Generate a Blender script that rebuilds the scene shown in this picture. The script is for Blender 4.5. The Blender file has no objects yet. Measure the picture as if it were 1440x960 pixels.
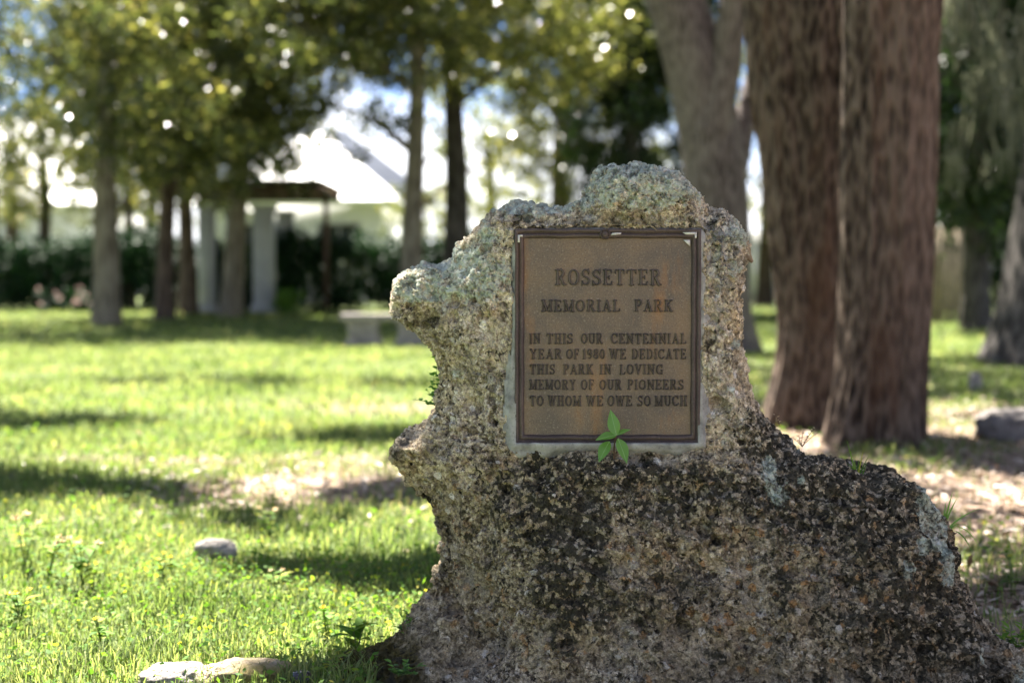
import bpy, math, random
import numpy as np
from mathutils import Vector, Matrix

random.seed(7)
RNG = np.random.default_rng(11)
R = math.radians
SC = bpy.context.scene
COL = SC.collection

# ------------------------------------------------------------------ camera
CAM_H, PITCH, FPX = 1.0, math.atan(100 / 2000), 2000.0
cam_d = bpy.data.cameras.new('camera')
cam = bpy.data.objects.new('camera', cam_d)
COL.objects.link(cam)
cam.location = (0, 0, CAM_H)
cam.rotation_euler = (R(90) - PITCH, 0, 0)
cam_d.sensor_width = 36
cam_d.lens = 50
cam_d.clip_start = 0.05
cam_d.clip_end = 2000
cam_d.dof.use_dof = True
cam_d.dof.focus_distance = 3.40
cam_d.dof.aperture_fstop = 1.9
SC.camera = cam

# ------------------------------------------------------------------ light
SUN_EL, SUN_AZ = R(57), R(-27)            # azimuth clockwise from +Y
sd = bpy.data.lights.new('sun', 'SUN')
sun = bpy.data.objects.new('sun', sd)
COL.objects.link(sun)
sd.energy = 5.0
sd.angle = R(0.5)
sd.color = (1.0, 0.94, 0.84)
SUN_DIR = Vector((math.cos(SUN_EL) * math.sin(SUN_AZ), math.cos(SUN_EL) * math.cos(SUN_AZ), math.sin(SUN_EL)))
sun.rotation_euler = SUN_DIR.to_track_quat('Z', 'Y').to_euler()
sun.location = (0, 0, 40)

world = bpy.data.worlds.new('World')
SC.world = world
world.use_nodes = True
wt = world.node_tree
wt.nodes.clear()
w_out = wt.nodes.new('ShaderNodeOutputWorld')
w_bg = wt.nodes.new('ShaderNodeBackground')
w_bg.inputs['Strength'].default_value = 0.05
w_sky = wt.nodes.new('ShaderNodeTexSky')
w_sky.sky_type = 'NISHITA'
w_sky.sun_disc = False
w_sky.sun_elevation = SUN_EL
w_sky.sun_rotation = SUN_AZ
w_sky.air_density = 0.30
w_sky.dust_density = 0.0
w_sky.ozone_density = 3.0
w_tc = wt.nodes.new('ShaderNodeTexCoord')
w_n = wt.nodes.new('ShaderNodeTexNoise')
w_n.noise_dimensions = '4D'
w_n.inputs['W'].default_value = 11.9
w_n.inputs['Scale'].default_value = 3.2
w_n.inputs['Detail'].default_value = 7
w_n.inputs['Roughness'].default_value = 0.58
w_sep = wt.nodes.new('ShaderNodeSeparateXYZ')
w_low = wt.nodes.new('ShaderNodeMapRange')           # haze and cloud bank near the horizon
w_low.inputs['From Min'].default_value = 0.02
w_low.inputs['From Max'].default_value = 0.125
w_low.inputs['To Min'].default_value = 0.33
w_low.inputs['To Max'].default_value = 0.0
w_add = wt.nodes.new('ShaderNodeMath')
w_add.operation = 'ADD'
w_r = wt.nodes.new('ShaderNodeValToRGB')
w_r.color_ramp.elements[0].position = 0.51
w_r.color_ramp.elements[1].position = 0.65
w_mix = wt.nodes.new('ShaderNodeMix')
w_mix.data_type = 'RGBA'
w_mix.inputs[7].default_value = (6.5, 6.6, 6.8, 1)
wt.links.new(w_tc.outputs['Generated'], w_n.inputs['Vector'])
wt.links.new(w_tc.outputs['Generated'], w_sep.inputs['Vector'])
wt.links.new(w_sep.outputs['Z'], w_low.inputs['Value'])
wt.links.new(w_n.outputs['Fac'], w_add.inputs[0])
wt.links.new(w_low.outputs['Result'], w_add.inputs[1])
wt.links.new(w_add.outputs[0], w_r.inputs['Fac'])
wt.links.new(w_r.outputs['Color'], w_mix.inputs[0])
wt.links.new(w_sky.outputs['Color'], w_mix.inputs[6])
wt.links.new(w_mix.outputs[2], w_bg.inputs['Color'])
wt.links.new(w_bg.outputs['Background'], w_out.inputs['Surface'])

SC.view_settings.view_transform = 'Standard'
SC.view_settings.look = 'None'
SC.view_settings.gamma = 1
SC.view_settings.exposure = 2.95
SC.view_settings.use_curve_mapping = False
SC.render.engine = 'CYCLES'
SC.cycles.use_denoising = True
SC.cycles.max_bounces = 8
SC.cycles.diffuse_bounces = 3
SC.cycles.glossy_bounces = 2
SC.cycles.transmission_bounces = 4
SC.cycles.transparent_max_bounces = 8
SC.cycles.sample_clamp_indirect = 6
SC.cycles.sample_clamp_direct = 40

# ------------------------------------------------------------------ helpers
_CT, _ST = math.cos(PITCH), math.sin(PITCH)


def P(px, py, Y):
    """world point seen at photograph pixel (px, py) (1440 wide) at depth Y"""
    dx, dy = (px - 720) / FPX, (480 - py) / FPX
    d = (dx, _CT + dy * _ST, -_ST + dy * _CT)
    k = Y / d[1]
    return Vector((d[0] * k, Y, CAM_H + d[2] * k))


def hsh(i, j, k, seed):
    h = (i.astype(np.uint32) * np.uint32(374761393) + j.astype(np.uint32) * np.uint32(668265263)
         + k.astype(np.uint32) * np.uint32(2147483647) + np.uint32(seed * 974711 & 0xffffffff))
    h = (h ^ (h >> np.uint32(13))) * np.uint32(1274126177)
    h = (h ^ (h >> np.uint32(15))) * np.uint32(2246822519)
    return ((h ^ (h >> np.uint32(16))) & np.uint32(0xffffff)).astype(np.float32) / np.float32(0xffffff)


def vnoise(p, seed=0):
    """value noise in [-1,1]; p is (n,3)"""
    p = np.asarray(p, np.float32)
    f = np.floor(p)
    i = f.astype(np.int64)
    u = p - f
    u = u * u * (3 - 2 * u)
    out = 0
    for a in (0, 1):
        wa = u[:, 0] if a else 1 - u[:, 0]
        for b in (0, 1):
            wb = u[:, 1] if b else 1 - u[:, 1]
            for c in (0, 1):
                wc = u[:, 2] if c else 1 - u[:, 2]
                out = out + wa * wb * wc * hsh(i[:, 0] + a, i[:, 1] + b, i[:, 2] + c, seed)
    return out * 2 - 1


def fbm(p, octv=4, seed=0, gain=0.5):
    p = np.asarray(p, np.float32)
    t, a, n = 0, 1.0, 0
    for o in range(octv):
        t = t + a * vnoise(p * (2.03 ** o) + o * 17.3, seed + o)
        n += a
        a *= gain
    return t / n


def worley(p, seed=0):
    """F1 distance to jittered feature points"""
    p = np.asarray(p, np.float32)
    i = np.floor(p).astype(np.int64)
    best = np.full(len(p), 9.0, np.float32)
    for a in (-1, 0, 1):
        for b in (-1, 0, 1):
            for c in (-1, 0, 1):
                q = i + np.array([a, b, c])
                fx = q[:, 0] + hsh(q[:, 0], q[:, 1], q[:, 2], seed)
                fy = q[:, 1] + hsh(q[:, 0], q[:, 1], q[:, 2], seed + 101)
                fz = q[:, 2] + hsh(q[:, 0], q[:, 1], q[:, 2], seed + 202)
                d = (fx - p[:, 0]) ** 2 + (fy - p[:, 1]) ** 2 + (fz - p[:, 2]) ** 2
                best = np.minimum(best, d.astype(np.float32))
    return np.sqrt(best)


def sstep(a, b, x):
    t = np.clip((x - a) / (b - a), 0, 1)
    return t * t * (3 - 2 * t)


def link(o, parent=None):
    COL.objects.link(o)
    if parent is not None:
        o.parent = parent
    return o


def np_mesh(name, verts, faces, mat, parent=None, smooth=True, attrs=None):
    """faces: (n,k) array (k = 3 or 4) or a list of such arrays"""
    me = bpy.data.meshes.new(name)
    fl = faces if isinstance(faces, list) else [faces]
    fl = [np.asarray(f, np.int32) for f in fl if len(f)]
    nl = sum(f.size for f in fl)
    nf = sum(len(f) for f in fl)
    me.vertices.add(len(verts))
    me.vertices.foreach_set('co', np.asarray(verts, np.float32).ravel())
    me.loops.add(nl)
    me.polygons.add(nf)
    me.loops.foreach_set('vertex_index', np.concatenate([f.ravel() for f in fl]))
    ls = np.concatenate([np.full(len(f), f.shape[1], np.int32) for f in fl])
    st = np.concatenate([[0], np.cumsum(ls)[:-1]]).astype(np.int32)
    me.polygons.foreach_set('loop_start', st)
    me.update(calc_edges=True)
    if smooth:
        me.polygons.foreach_set('use_smooth', np.ones(nf, bool))
    if attrs:
        for k, v in attrs.items():
            a = me.attributes.new(k, 'FLOAT', 'POINT')
            a.data.foreach_set('value', np.asarray(v, np.float32))
    if mat:
        me.materials.append(mat)
    o = bpy.data.objects.new(name, me)
    return link(o, parent)


def tag(o, label, cat, group=None, kind=None):
    o['label'] = label
    o['category'] = cat
    if group:
        o['group'] = group
    if kind:
        o['kind'] = kind
    return o


def thing(name, label, cat, loc=(0, 0, 0), group=None):
    o = bpy.data.objects.new(name, None)
    o.empty_display_size = 0.1
    link(o)
    o.location = loc
    return tag(o, label, cat, group)


class MB:
    """collects pieces of ONE mesh"""

    def __init__(self):
        self.v, self.f3, self.f4, self.n = [], [], [], 0

    def add(self, v, f):
        v = np.asarray(v, np.float32).reshape(-1, 3)
        f = np.asarray(f, np.int64) + self.n
        self.v.append(v)
        (self.f3 if f.shape[1] == 3 else self.f4).append(f)
        self.n += len(v)

    def box(self, c, s, rz=0.0):
        x, y, z = s[0] / 2, s[1] / 2, s[2] / 2
        v = np.array([[a * x, b * y, d * z] for a in (-1, 1) for b in (-1, 1) for d in (-1, 1)])
        ca, sa = math.cos(rz), math.sin(rz)
        v = np.stack([v[:, 0] * ca - v[:, 1] * sa, v[:, 0] * sa + v[:, 1] * ca, v[:, 2]], 1) + np.array(c)
        self.add(v, [[0, 1, 3, 2], [4, 6, 7, 5], [0, 4, 5, 1], [2, 3, 7, 6], [0, 2, 6, 4], [1, 5, 7, 3]])

    def tube(self, pts, rad, seg=6, cap=True):
        pts = np.asarray(pts, np.float64)
        n = len(pts)
        rad = np.broadcast_to(np.asarray(rad, np.float64), (n,))
        t = np.gradient(pts, axis=0)
        t /= np.linalg.norm(t, axis=1, keepdims=True) + 1e-12
        a = np.cross(t[0], [0.3, 0.9, 0.1])
        a /= np.linalg.norm(a)
        V = []
        for i in range(n):
            a = a - t[i] * np.dot(a, t[i])
            a /= np.linalg.norm(a)
            b = np.cross(t[i], a)
            th = np.linspace(0, 2 * math.pi, seg, endpoint=False)
            V.append(pts[i] + rad[i] * (np.cos(th)[:, None] * a + np.sin(th)[:, None] * b))
        V = np.concatenate(V)
        i, j = np.meshgrid(np.arange(n - 1), np.arange(seg), indexing='ij')
        i, j = i.ravel(), j.ravel()
        k = (j + 1) % seg
        self.add(V, np.stack([i * seg + j, i * seg + k, (i + 1) * seg + k, (i + 1) * seg + j], 1))
        if cap:
            self.add(np.vstack([V[-seg:], pts[-1]]), [[q, (q + 1) % seg, seg] for q in range(seg)])

    def leaf(self, base, d, up, L, W, curl=0.3, fold=0.25, n=5, shape=0.9):
        """leaf blade with a fold on its midrib, bending away from up"""
        d = np.array(d, float)
        d /= np.linalg.norm(d)
        s = np.cross(d, np.array(up, float))
        s /= np.linalg.norm(s) + 1e-9
        u = np.cross(s, d)
        V = []
        for i in range(n + 1):
            t = i / n
            w = W * 0.5 * 1.12 * math.sin(math.pi * min(1, 0.03 + t ** shape * 0.97)) * (1 - 0.22 * t)
            c = np.array(base) + d * L * t - u * curl * L * t * t
            V += [c - s * w + u * fold * w, c, c + s * w + u * fold * w]
        F = []
        for i in range(n):
            q = i * 3
            F += [[q, q + 1, q + 4, q + 3], [q + 1, q + 2, q + 5, q + 4]]
        self.add(V, F)

    def build(self, name, mat, parent=None, smooth=True, attrs=None):
        f = []
        if self.f4:
            f.append(np.concatenate(self.f4))
        if self.f3:
            f.append(np.concatenate(self.f3))
        return np_mesh(name, np.concatenate(self.v), f, mat, parent, smooth, attrs)


# ------------------------------------------------------------------ materials
def new_mat(name):
    m = bpy.data.materials.new(name)
    m.use_nodes = True
    nt = m.node_tree
    nt.nodes.clear()
    out = nt.nodes.new('ShaderNodeOutputMaterial')
    return m, nt, out


class NT:
    def __init__(self, nt):
        self.nt = nt

    def n(self, t, **kw):
        nd = self.nt.nodes.new(t)
        for k, v in kw.items():
            setattr(nd, k, v)
        return nd

    def l(self, a, b):
        self.nt.links.new(a, b)

    def val(self, sock, v):
        if hasattr(v, 'links') or isinstance(v, bpy.types.NodeSocket):
            self.l(v, sock)
        else:
            sock.default_value = v

    def math(self, op, a, b=0.5, c=None, clamp=False):
        m = self.n('ShaderNodeMath', operation=op, use_clamp=clamp)
        self.val(m.inputs[0], a)
        self.val(m.inputs[1], b)
        if c is not None:
            self.val(m.inputs[2], c)
        return m.outputs[0]

    def mix(self, fac, a, b, blend='MIX'):
        m = self.n('ShaderNodeMix', data_type='RGBA', blend_type=blend)
        self.val(m.inputs[0], fac)
        for s, v in ((m.inputs[6], a), (m.inputs[7], b)):
            if isinstance(v, tuple):
                v = (*v, 1) if len(v) == 3 else v
            self.val(s, v)
        return m.outputs[2]

    def ramp(self, fac, stops, interp='LINEAR'):
        r = self.n('ShaderNodeValToRGB')
        cr = r.color_ramp
        cr.interpolation = interp
        while len(cr.elements) < len(stops):
            cr.elements.new(0.5)
        for e, (p, c) in zip(cr.elements, stops):
            e.position = p
            e.color = (c, c, c, 1) if isinstance(c, (int, float)) else (*c, 1)
        self.l(fac, r.inputs['Fac'])
        return r.outputs['Color']

    def noise(self, vec, scale, detail=4, rough=0.55, dist=0.0):
        t = self.n('ShaderNodeTexNoise')
        t.inputs['Scale'].default_value = scale
        t.inputs['Detail'].default_value = detail
        t.inputs['Roughness'].default_value = rough
        t.inputs['Distortion'].default_value = dist
        if vec is not None:
            self.l(vec, t.inputs['Vector'])
        return t.outputs['Fac']

    def voro(self, vec, scale, feature='F1', rand=1.0):
        t = self.n('ShaderNodeTexVoronoi', feature=feature)
        t.inputs['Scale'].default_value = scale
        t.inputs['Randomness'].default_value = rand
        if vec is not None:
            self.l(vec, t.inputs['Vector'])
        return t

    def coord(self, out='Object', scale=None):
        c = self.n('ShaderNodeTexCoord').outputs[out]
        if scale:
            m = self.n('ShaderNodeMapping')
            m.inputs['Scale'].default_value = scale
            self.l(c, m.inputs['Vector'])
            c = m.outputs['Vector']
        return c

    def attr(self, name):
        return self.n('ShaderNodeAttribute', attribute_name=name).outputs['Fac']

    def bump(self, h, strength=0.5, dist=0.01):
        b = self.n('ShaderNodeBump')
        b.inputs['Strength'].default_value = strength
        b.inputs['Distance'].default_value = dist
        self.l(h, b.inputs['Height'])
        return b.outputs['Normal']

    def bsdf(self, color, rough=0.8, normal=None, spec=0.3, metal=0.0):
        b = self.n('ShaderNodeBsdfPrincipled')
        self.val(b.inputs['Base Color'], (*color, 1) if isinstance(color, tuple) else color)
        self.val(b.inputs['Roughness'], rough)
        b.inputs['Specular IOR Level'].default_value = spec
        self.val(b.inputs['Metallic'], metal)
        if normal is not None:
            self.l(normal, b.inputs['Normal'])
        return b.outputs['BSDF']


def simple_mat(name, color, rough=0.7, var=0.15, scale=30, bump=0.2, spec=0.3, bdist=0.004):
    m, nt, out = new_mat(name)
    N = NT(nt)
    c = N.coord()
    n1 = N.noise(c, scale, 5)
    lo = tuple(x * (1 - var * 2) for x in color)
    hi = tuple(min(1, x * (1 + var * 2)) for x in color)
    col = N.ramp(n1, [(0.3, lo), (0.7, hi)])
    nt.links.new(N.bsdf(col, rough, N.bump(n1, bump, bdist), spec), out.inputs['Surface'])
    return m


def leaf_mat(name, stops, transl=0.45, rough=0.4, spec=0.5, tint=(1.5, 1.5, 0.7), clump=None):
    m, nt, out = new_mat(name)
    N = NT(nt)
    g = N.n('ShaderNodeNewGeometry')
    fac = g.outputs['Random Per Island']
    if clump:
        n1 = N.noise(N.coord(), clump, 3)
        fac = N.math('ADD', N.math('MULTIPLY', fac, 0.6), N.math('MULTIPLY', N.math('SUBTRACT', n1, 0.3), 1.0), clamp=True)
    col = N.ramp(fac, stops)
    b = N.bsdf(col, rough, None, spec)
    t = N.n('ShaderNodeBsdfTranslucent')
    N.l(N.mix(1.0, col, tint, 'MULTIPLY'), t.inputs['Color'])
    mx = N.n('ShaderNodeMixShader')
    mx.inputs[0].default_value = transl
    N.l(b, mx.inputs[1])
    N.l(t.outputs[0], mx.inputs[2])
    N.l(mx.outputs[0], out.inputs['Surface'])
    return m


def bark_mat(name, dark, mid, light, scale=8.0, stretch=0.16, bdist=0.03, moss=None):
    m, nt, out = new_mat(name)
    N = NT(nt)
    c = N.coord('Object', (1, 1, stretch))
    n1 = N.noise(c, scale, 6, 0.6, 0.6)
    v = N.voro(c, scale * 1.6)
    h = N.math('ADD', N.math('MULTIPLY', n1, 0.6), N.math('MULTIPLY', v.outputs['Distance'], 0.6))
    big = N.noise(N.coord('Object', (1, 1, 0.35)), 1.7, 3)
    col = N.ramp(h, [(0.34, dark), (0.54, mid), (0.74, light)])
    col = N.mix(N.ramp(big, [(0.42, 0.0), (0.62, 0.75)]), col, N.mix(0.5, col, light))
    red = N.noise(N.coord('Object', (1, 1, 0.25)), 4.5, 3)
    if moss:
        col = N.mix(N.ramp(red, [(0.56, 0.0), (0.72, 0.6)]), col, moss)
    nt.links.new(N.bsdf(col, 0.9, N.bump(h, 0.9, bdist), 0.2), out.inputs['Surface'])
    return m


M = {}
M['oak_bark'] = bark_mat('oak_bark', (0.005, 0.004, 0.0035), (0.046, 0.030, 0.021), (0.130, 0.096, 0.073), 20, 0.26, 0.05, (0.075, 0.038, 0.022))
M['grey_bark'] = bark_mat('grey_bark', (0.025, 0.020, 0.019), (0.080, 0.062, 0.058), (0.15, 0.124, 0.115), 18, 0.2, 0.02)
M['pale_bark'] = bark_mat('pale_bark', (0.05, 0.042, 0.03), (0.12, 0.10, 0.072), (0.21, 0.185, 0.14), 9, 0.2, 0.015)
M['brown_bark'] = bark_mat('brown_bark', (0.02, 0.015, 0.011), (0.065, 0.045, 0.034), (0.12, 0.09, 0.07), 9, 0.2, 0.015)
M['dark_bark'] = bark_mat('dark_bark', (0.010, 0.009, 0.008), (0.035, 0.031, 0.028), (0.09, 0.08, 0.073), 10, 0.2, 0.02)

G1 = [(0.0, (0.022, 0.033, 0.016)), (0.46, (0.052, 0.068, 0.030)), (0.66, (0.10, 0.118, 0.045)), (0.80, (0.24, 0.24, 0.09)), (1.0, (0.50, 0.45, 0.20))]  # bright upper stops put sunlit leaves and highlights into the colour
G2 = [(0.0, (0.007, 0.016, 0.006)), (0.5, (0.015, 0.032, 0.010)), (0.9, (0.035, 0.062, 0.018)), (1.0, (0.09, 0.115, 0.03))]
M['oak_leaf'] = leaf_mat('oak_leaf', G1, 0.52, 0.25, 0.8, (1.7, 1.6, 0.8), 0.5)
M['dark_leaf'] = leaf_mat('dark_leaf', G2, 0.35, 0.4, 0.5, (1.4, 1.6, 0.7), 0.8)
M['hedge_leaf'] = leaf_mat('hedge_leaf', [(0, (0.006, 0.018, 0.008)), (0.6, (0.014, 0.04, 0.014)), (1, (0.03, 0.07, 0.026))], 0.12, 0.6, 0.15, (1.2, 1.5, .8), 1.2)
M['bright_leaf'] = leaf_mat('bright_leaf', [(0, (0.05, 0.13, 0.02)), (0.6, (0.10, 0.22, 0.03)), (1, (0.2, 0.3, 0.05))], 0.45, 0.35, 0.5)
M['moss_strand'] = leaf_mat('moss_strand', [(0, (0.07, 0.075, 0.055)), (1, (0.22, 0.225, 0.18))], 0.4, 0.8, 0.2, (1.2, 1.2, 1.0))
GR = [(0.0, (0.04, 0.075, 0.022)), (0.38, (0.10, 0.15, 0.046)), (0.67, (0.195, 0.24, 0.088)), (0.88, (0.33, 0.325, 0.15)), (1.0, (0.48, 0.40, 0.25))]
M['grass'] = leaf_mat('grass', GR, 0.5, 0.5, 0.2, (1.45, 1.42, 0.9), 1.1)
M['weed_leaf'] = leaf_mat('weed_leaf', [(0, (0.05, 0.13, 0.02)), (0.6, (0.13, 0.24, 0.04)), (0.92, (0.24, 0.29, 0.05)), (1, (0.40, 0.34, 0.06))], 0.45, 0.65, 0.15, (1.5, 1.5, 0.6))
M['seedling'] = leaf_mat('seedling', [(0, (0.09, 0.24, 0.04)), (1, (0.20, 0.38, 0.08))], 0.4, 0.3, 0.5, (1.3, 1.4, 0.6))
M['midrib'] = simple_mat('midrib', (0.30, 0.46, 0.17), 0.5, 0.1, 60)
M['sprig'] = leaf_mat('sprig', [(0, (0.04, 0.11, 0.02)), (1, (0.14, 0.27, 0.05))], 0.4, 0.45, 0.4)
M['dry'] = leaf_mat('dry', [(0, (0.22, 0.15, 0.09)), (1, (0.45, 0.36, 0.24))], 0.3, 0.6, 0.3, (1.2, 1.1, 0.9))
M['litter'] = leaf_mat('litter', [(0, (0.10, 0.06, 0.04)), (0.5, (0.26, 0.18, 0.13)), (1, (0.5, 0.42, 0.36))], 0.15, 0.5, 0.4, (1.2, 1.1, 0.9))
M['seed_head'] = leaf_mat('seed_head', [(0, (0.35, 0.25, 0.14)), (1, (0.62, 0.52, 0.36))], 0.4, 0.6, 0.3, (1.2, 1.1, 0.9))
M['bloom_yellow'] = leaf_mat('bloom_yellow', [(0, (0.55, 0.42, 0.03)), (1, (0.75, 0.62, 0.08))], 0.4, 0.5, 0.3, (1.2, 1.1, 0.7))
M['light_spot_pink'] = leaf_mat('light_spot_pink', [(0, (0.30, 0.19, 0.18)), (1, (0.5, 0.37, 0.35))], 0.4, 0.5, 0.3, (1.1, 1.0, 1.0))
M['stem'] = simple_mat('stem', (0.10, 0.13, 0.04), 0.6, 0.2, 40)
M['brown_stem'] = simple_mat('brown_stem', (0.10, 0.055, 0.035), 0.6, 0.2, 40)
M['white_paint'] = simple_mat('white_paint', (0.76, 0.76, 0.76), 0.55, 0.03, 3, 0.1)
M['grey_paint'] = simple_mat('grey_paint', (0.36, 0.37, 0.37), 0.6, 0.06, 2, 0.1)
M['white_roof'] = simple_mat('white_roof', (0.80, 0.80, 0.80), 0.45, 0.03, 1.5, 0.1)
M['grey_roof'] = simple_mat('grey_roof', (0.045, 0.052, 0.07), 0.95, 0.1, 3, 0.3, 0.05)
M['brown_wood'] = simple_mat('brown_wood', (0.055, 0.03, 0.022), 0.7, 0.2, 12, 0.3)
M['tan_wood'] = simple_mat('tan_wood', (0.25, 0.20, 0.14), 0.75, 0.2, 8, 0.3)
M['concrete'] = simple_mat('concrete', (0.24, 0.215, 0.20), 0.85, 0.15, 9, 0.4, 0.2, 0.01)
M['window_glass'] = simple_mat('window_glass', (0.03, 0.035, 0.04), 0.08, 0.1, 2, 0.0, 0.6)


def ground_material():
    m, nt, out = new_mat('lawn_soil')
    N = NT(nt)
    c = N.coord()
    a = N.attr('bare')
    n1 = N.noise(c, 0.9, 5, 0.6)
    n2 = N.noise(c, 14, 6, 0.65)
    n3 = N.noise(c, 70, 4, 0.6)
    soil = N.ramp(n2, [(0.3, (0.11, 0.075, 0.05)), (0.55, (0.24, 0.175, 0.13)), (0.75, (0.40, 0.32, 0.26))])
    turf = N.ramp(n3, [(0.3, (0.04, 0.065, 0.02)), (0.55, (0.105, 0.135, 0.045)), (0.75, (0.22, 0.22, 0.09))])
    f = N.math('ADD', a, N.math('MULTIPLY', N.math('SUBTRACT', n1, 0.5), 0.9), clamp=True)
    col = N.mix(N.ramp(f, [(0.3, 0.0), (0.6, 1.0)]), turf, soil)
    nt.links.new(N.bsdf(col, 0.95, N.bump(N.math('ADD', n2, n3), 0.8, 0.02), 0.15), out.inputs['Surface'])
    return m


def rock_material(name='coquina_rock'):
    m, nt, out = new_mat(name)
    N = NT(nt)
    c = N.coord()
    wob = N.n('ShaderNodeTexNoise')
    wob.inputs['Scale'].default_value = 55
    wob.inputs['Detail'].default_value = 5
    wob.inputs['Roughness'].default_value = 0.65
    N.l(c, wob.inputs['Vector'])
    mp = N.n('ShaderNodeVectorMath', operation='MULTIPLY_ADD')
    N.l(wob.outputs['Color'], mp.inputs[0])
    mp.inputs[1].default_value = (0.026, 0.026, 0.026)
    N.l(c, mp.inputs[2])
    cw = mp.outputs[0]
    lich, dark, olive, grey, warm = (N.attr(k) for k in ('lichen', 'dark', 'olive', 'cement', 'warm'))
    v1 = N.voro(cw, 92)                       # grains
    v2 = N.voro(cw, 36)                        # larger shell pieces
    v3 = N.voro(cw, 310)
    s1 = N.n('ShaderNodeSeparateColor')
    N.l(v1.outputs['Color'], s1.inputs[0])
    s2 = N.n('ShaderNodeSeparateColor')
    N.l(v2.outputs['Color'], s2.inputs[0])
    s3 = N.n('ShaderNodeSeparateColor')
    N.l(v3.outputs['Color'], s3.inputs[0])
    nb = N.noise(c, 7, 8, 0.66)                # patches
    nm = N.noise(c, 34, 8, 0.70)
    nf = N.noise(c, 120, 6, 0.68)
    grain = N.ramp(s1.outputs[0], [(0.0, (0.07, 0.058, 0.047)), (0.16, (0.20, 0.168, 0.13)), (0.45, (0.40, 0.335, 0.25)),
                                   (0.7, (0.58, 0.50, 0.39)), (0.92, (0.72, 0.65, 0.56)), (1.0, (0.80, 0.77, 0.72))])
    fine = N.ramp(nf, [(0.28, (0.07, 0.06, 0.05)), (0.41, (0.27, 0.225, 0.165)), (0.53, (0.52, 0.44, 0.325)), (0.66, (0.80, 0.73, 0.62))])
    col = N.mix(N.ramp(nm, [(0.40, 0.15), (0.60, 0.85)]), grain, fine)
    col = N.mix(N.ramp(N.noise(c, 6, 5, 0.6), [(0.4, 0.0), (0.65, 0.6)]), col, N.mix(1.0, col, (1.0, 0.86, 0.60), 'MULTIPLY'))
    col = N.mix(N.ramp(N.noise(c, 15, 7, 0.7), [(0.38, 0.75), (0.5, 0.0)]), col, N.mix(1.0, col, (0.36, 0.35, 0.34), 'MULTIPLY'))
    # areas of smooth fine matrix between the coarse shelly ones
    calm = N.ramp(N.noise(c, 8.5, 5, 0.6, 0.5), [(0.44, 0.0), (0.60, 1.0)])
    col = N.mix(N.math('MULTIPLY', calm, 0.55), col, N.mix(nf, (0.19, 0.155, 0.115), (0.44, 0.37, 0.28)))
    # big shell fragments, pale, grey or orange
    v4 = N.voro(cw, 21)
    s4 = N.n('ShaderNodeSeparateColor')
    N.l(v4.outputs['Color'], s4.inputs[0])
    frag = N.math('MULTIPLY', N.math('GREATER_THAN', s4.outputs[0], 0.80), N.ramp(N.math('ADD', v4.outputs['Distance'], N.math('MULTIPLY', nf, 0.25)), [(0.36, 1.0), (0.42, 0.0)]))
    fcol = N.ramp(s4.outputs[1], [(0.0, (0.14, 0.12, 0.11)), (0.35, (0.42, 0.30, 0.17)), (0.6, (0.55, 0.50, 0.43)), (1.0, (0.66, 0.62, 0.57))])
    col = N.mix(N.math('MULTIPLY', frag, 0.8), col, N.mix(N.math('MULTIPLY', nm, 0.6), fcol, (0.1, 0.085, 0.07)))
    org = N.math('MULTIPLY', N.math('GREATER_THAN', s2.outputs[0], 0.80), N.math('LESS_THAN', v2.outputs['Distance'], 0.40))
    org = N.math('MULTIPLY', org, N.math('ADD', N.math('MULTIPLY', warm, 0.8), 0.1))
    col = N.mix(org, col, (0.42, 0.235, 0.10))
    wht = N.math('MULTIPLY', N.math('GREATER_THAN', s2.outputs[1], 0.91), N.math('LESS_THAN', v2.outputs['Distance'], 0.34))
    col = N.mix(N.math('MULTIPLY', wht, 0.85), col, (0.66, 0.61, 0.56))
    col = N.mix(N.math('SUBTRACT', 0.55, warm, clamp=True), col, N.mix(1.0, col, (1.75, 1.77, 1.77), 'MULTIPLY'))
    # grey blue mineral film
    blue = N.ramp(N.noise(c, 17, 4, 0.6, 0.4), [(0.55, 0.0), (0.68, 0.5)])
    col = N.mix(blue, col, (0.15, 0.155, 0.165))
    col = N.mix(N.math('MULTIPLY', warm, 0.7), col, N.mix(1.0, col, (0.98, 0.92, 0.85), 'MULTIPLY'))
    # olive algae
    of = N.math('MULTIPLY', olive, N.ramp(N.math('ADD', N.noise(c, 32, 5, 0.7), N.math('MULTIPLY', N.math('SUBTRACT', olive, 0.6, clamp=True), 0.5)), [(0.35, 0.1), (0.6, 0.95)]))
    col = N.mix(of, col, N.mix(nf, (0.026, 0.022, 0.004), (0.10, 0.080, 0.013)))
    # cement smear
    gf = N.math('MULTIPLY', grey, N.ramp(N.noise(c, 42, 5, 0.65), [(0.36, 0.0), (0.5, 0.95)]))
    col = N.mix(gf, col, N.mix(nf, (0.20, 0.20, 0.19), (0.46, 0.46, 0.44)))
    # black crust
    dn = N.math('ADD', N.math('MULTIPLY', nb, 0.65), N.math('MULTIPLY', nm, 0.55))
    drip = N.noise(N.coord('Object', (1, 1, 0.22)), 16, 4, 0.6)
    df = N.math('ADD', N.math('MULTIPLY', dark, 0.315), N.math('SUBTRACT', N.math('MULTIPLY_ADD', N.math('SUBTRACT', drip, 0.5), 0.45, dn), 0.60))
    df = N.ramp(df, [(0.15, 0.0), (0.24, 0.95)])
    # the crust sits low, the grains poke out
    df = N.math('MULTIPLY', df, N.ramp(s1.outputs[1], [(0.60, 1.0), (0.78, 0.15)]))
    col = N.mix(df, col, N.mix(nf, (0.008, 0.009, 0.006), (0.080, 0.070, 0.050)))
    sp = N.ramp(N.noise(c, 360, 3, 0.8), [(0.36, (0.45, 0.44, 0.43)), (0.5, (0.95, 0.95, 0.95)), (0.66, (1.5, 1.5, 1.5))])
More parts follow.
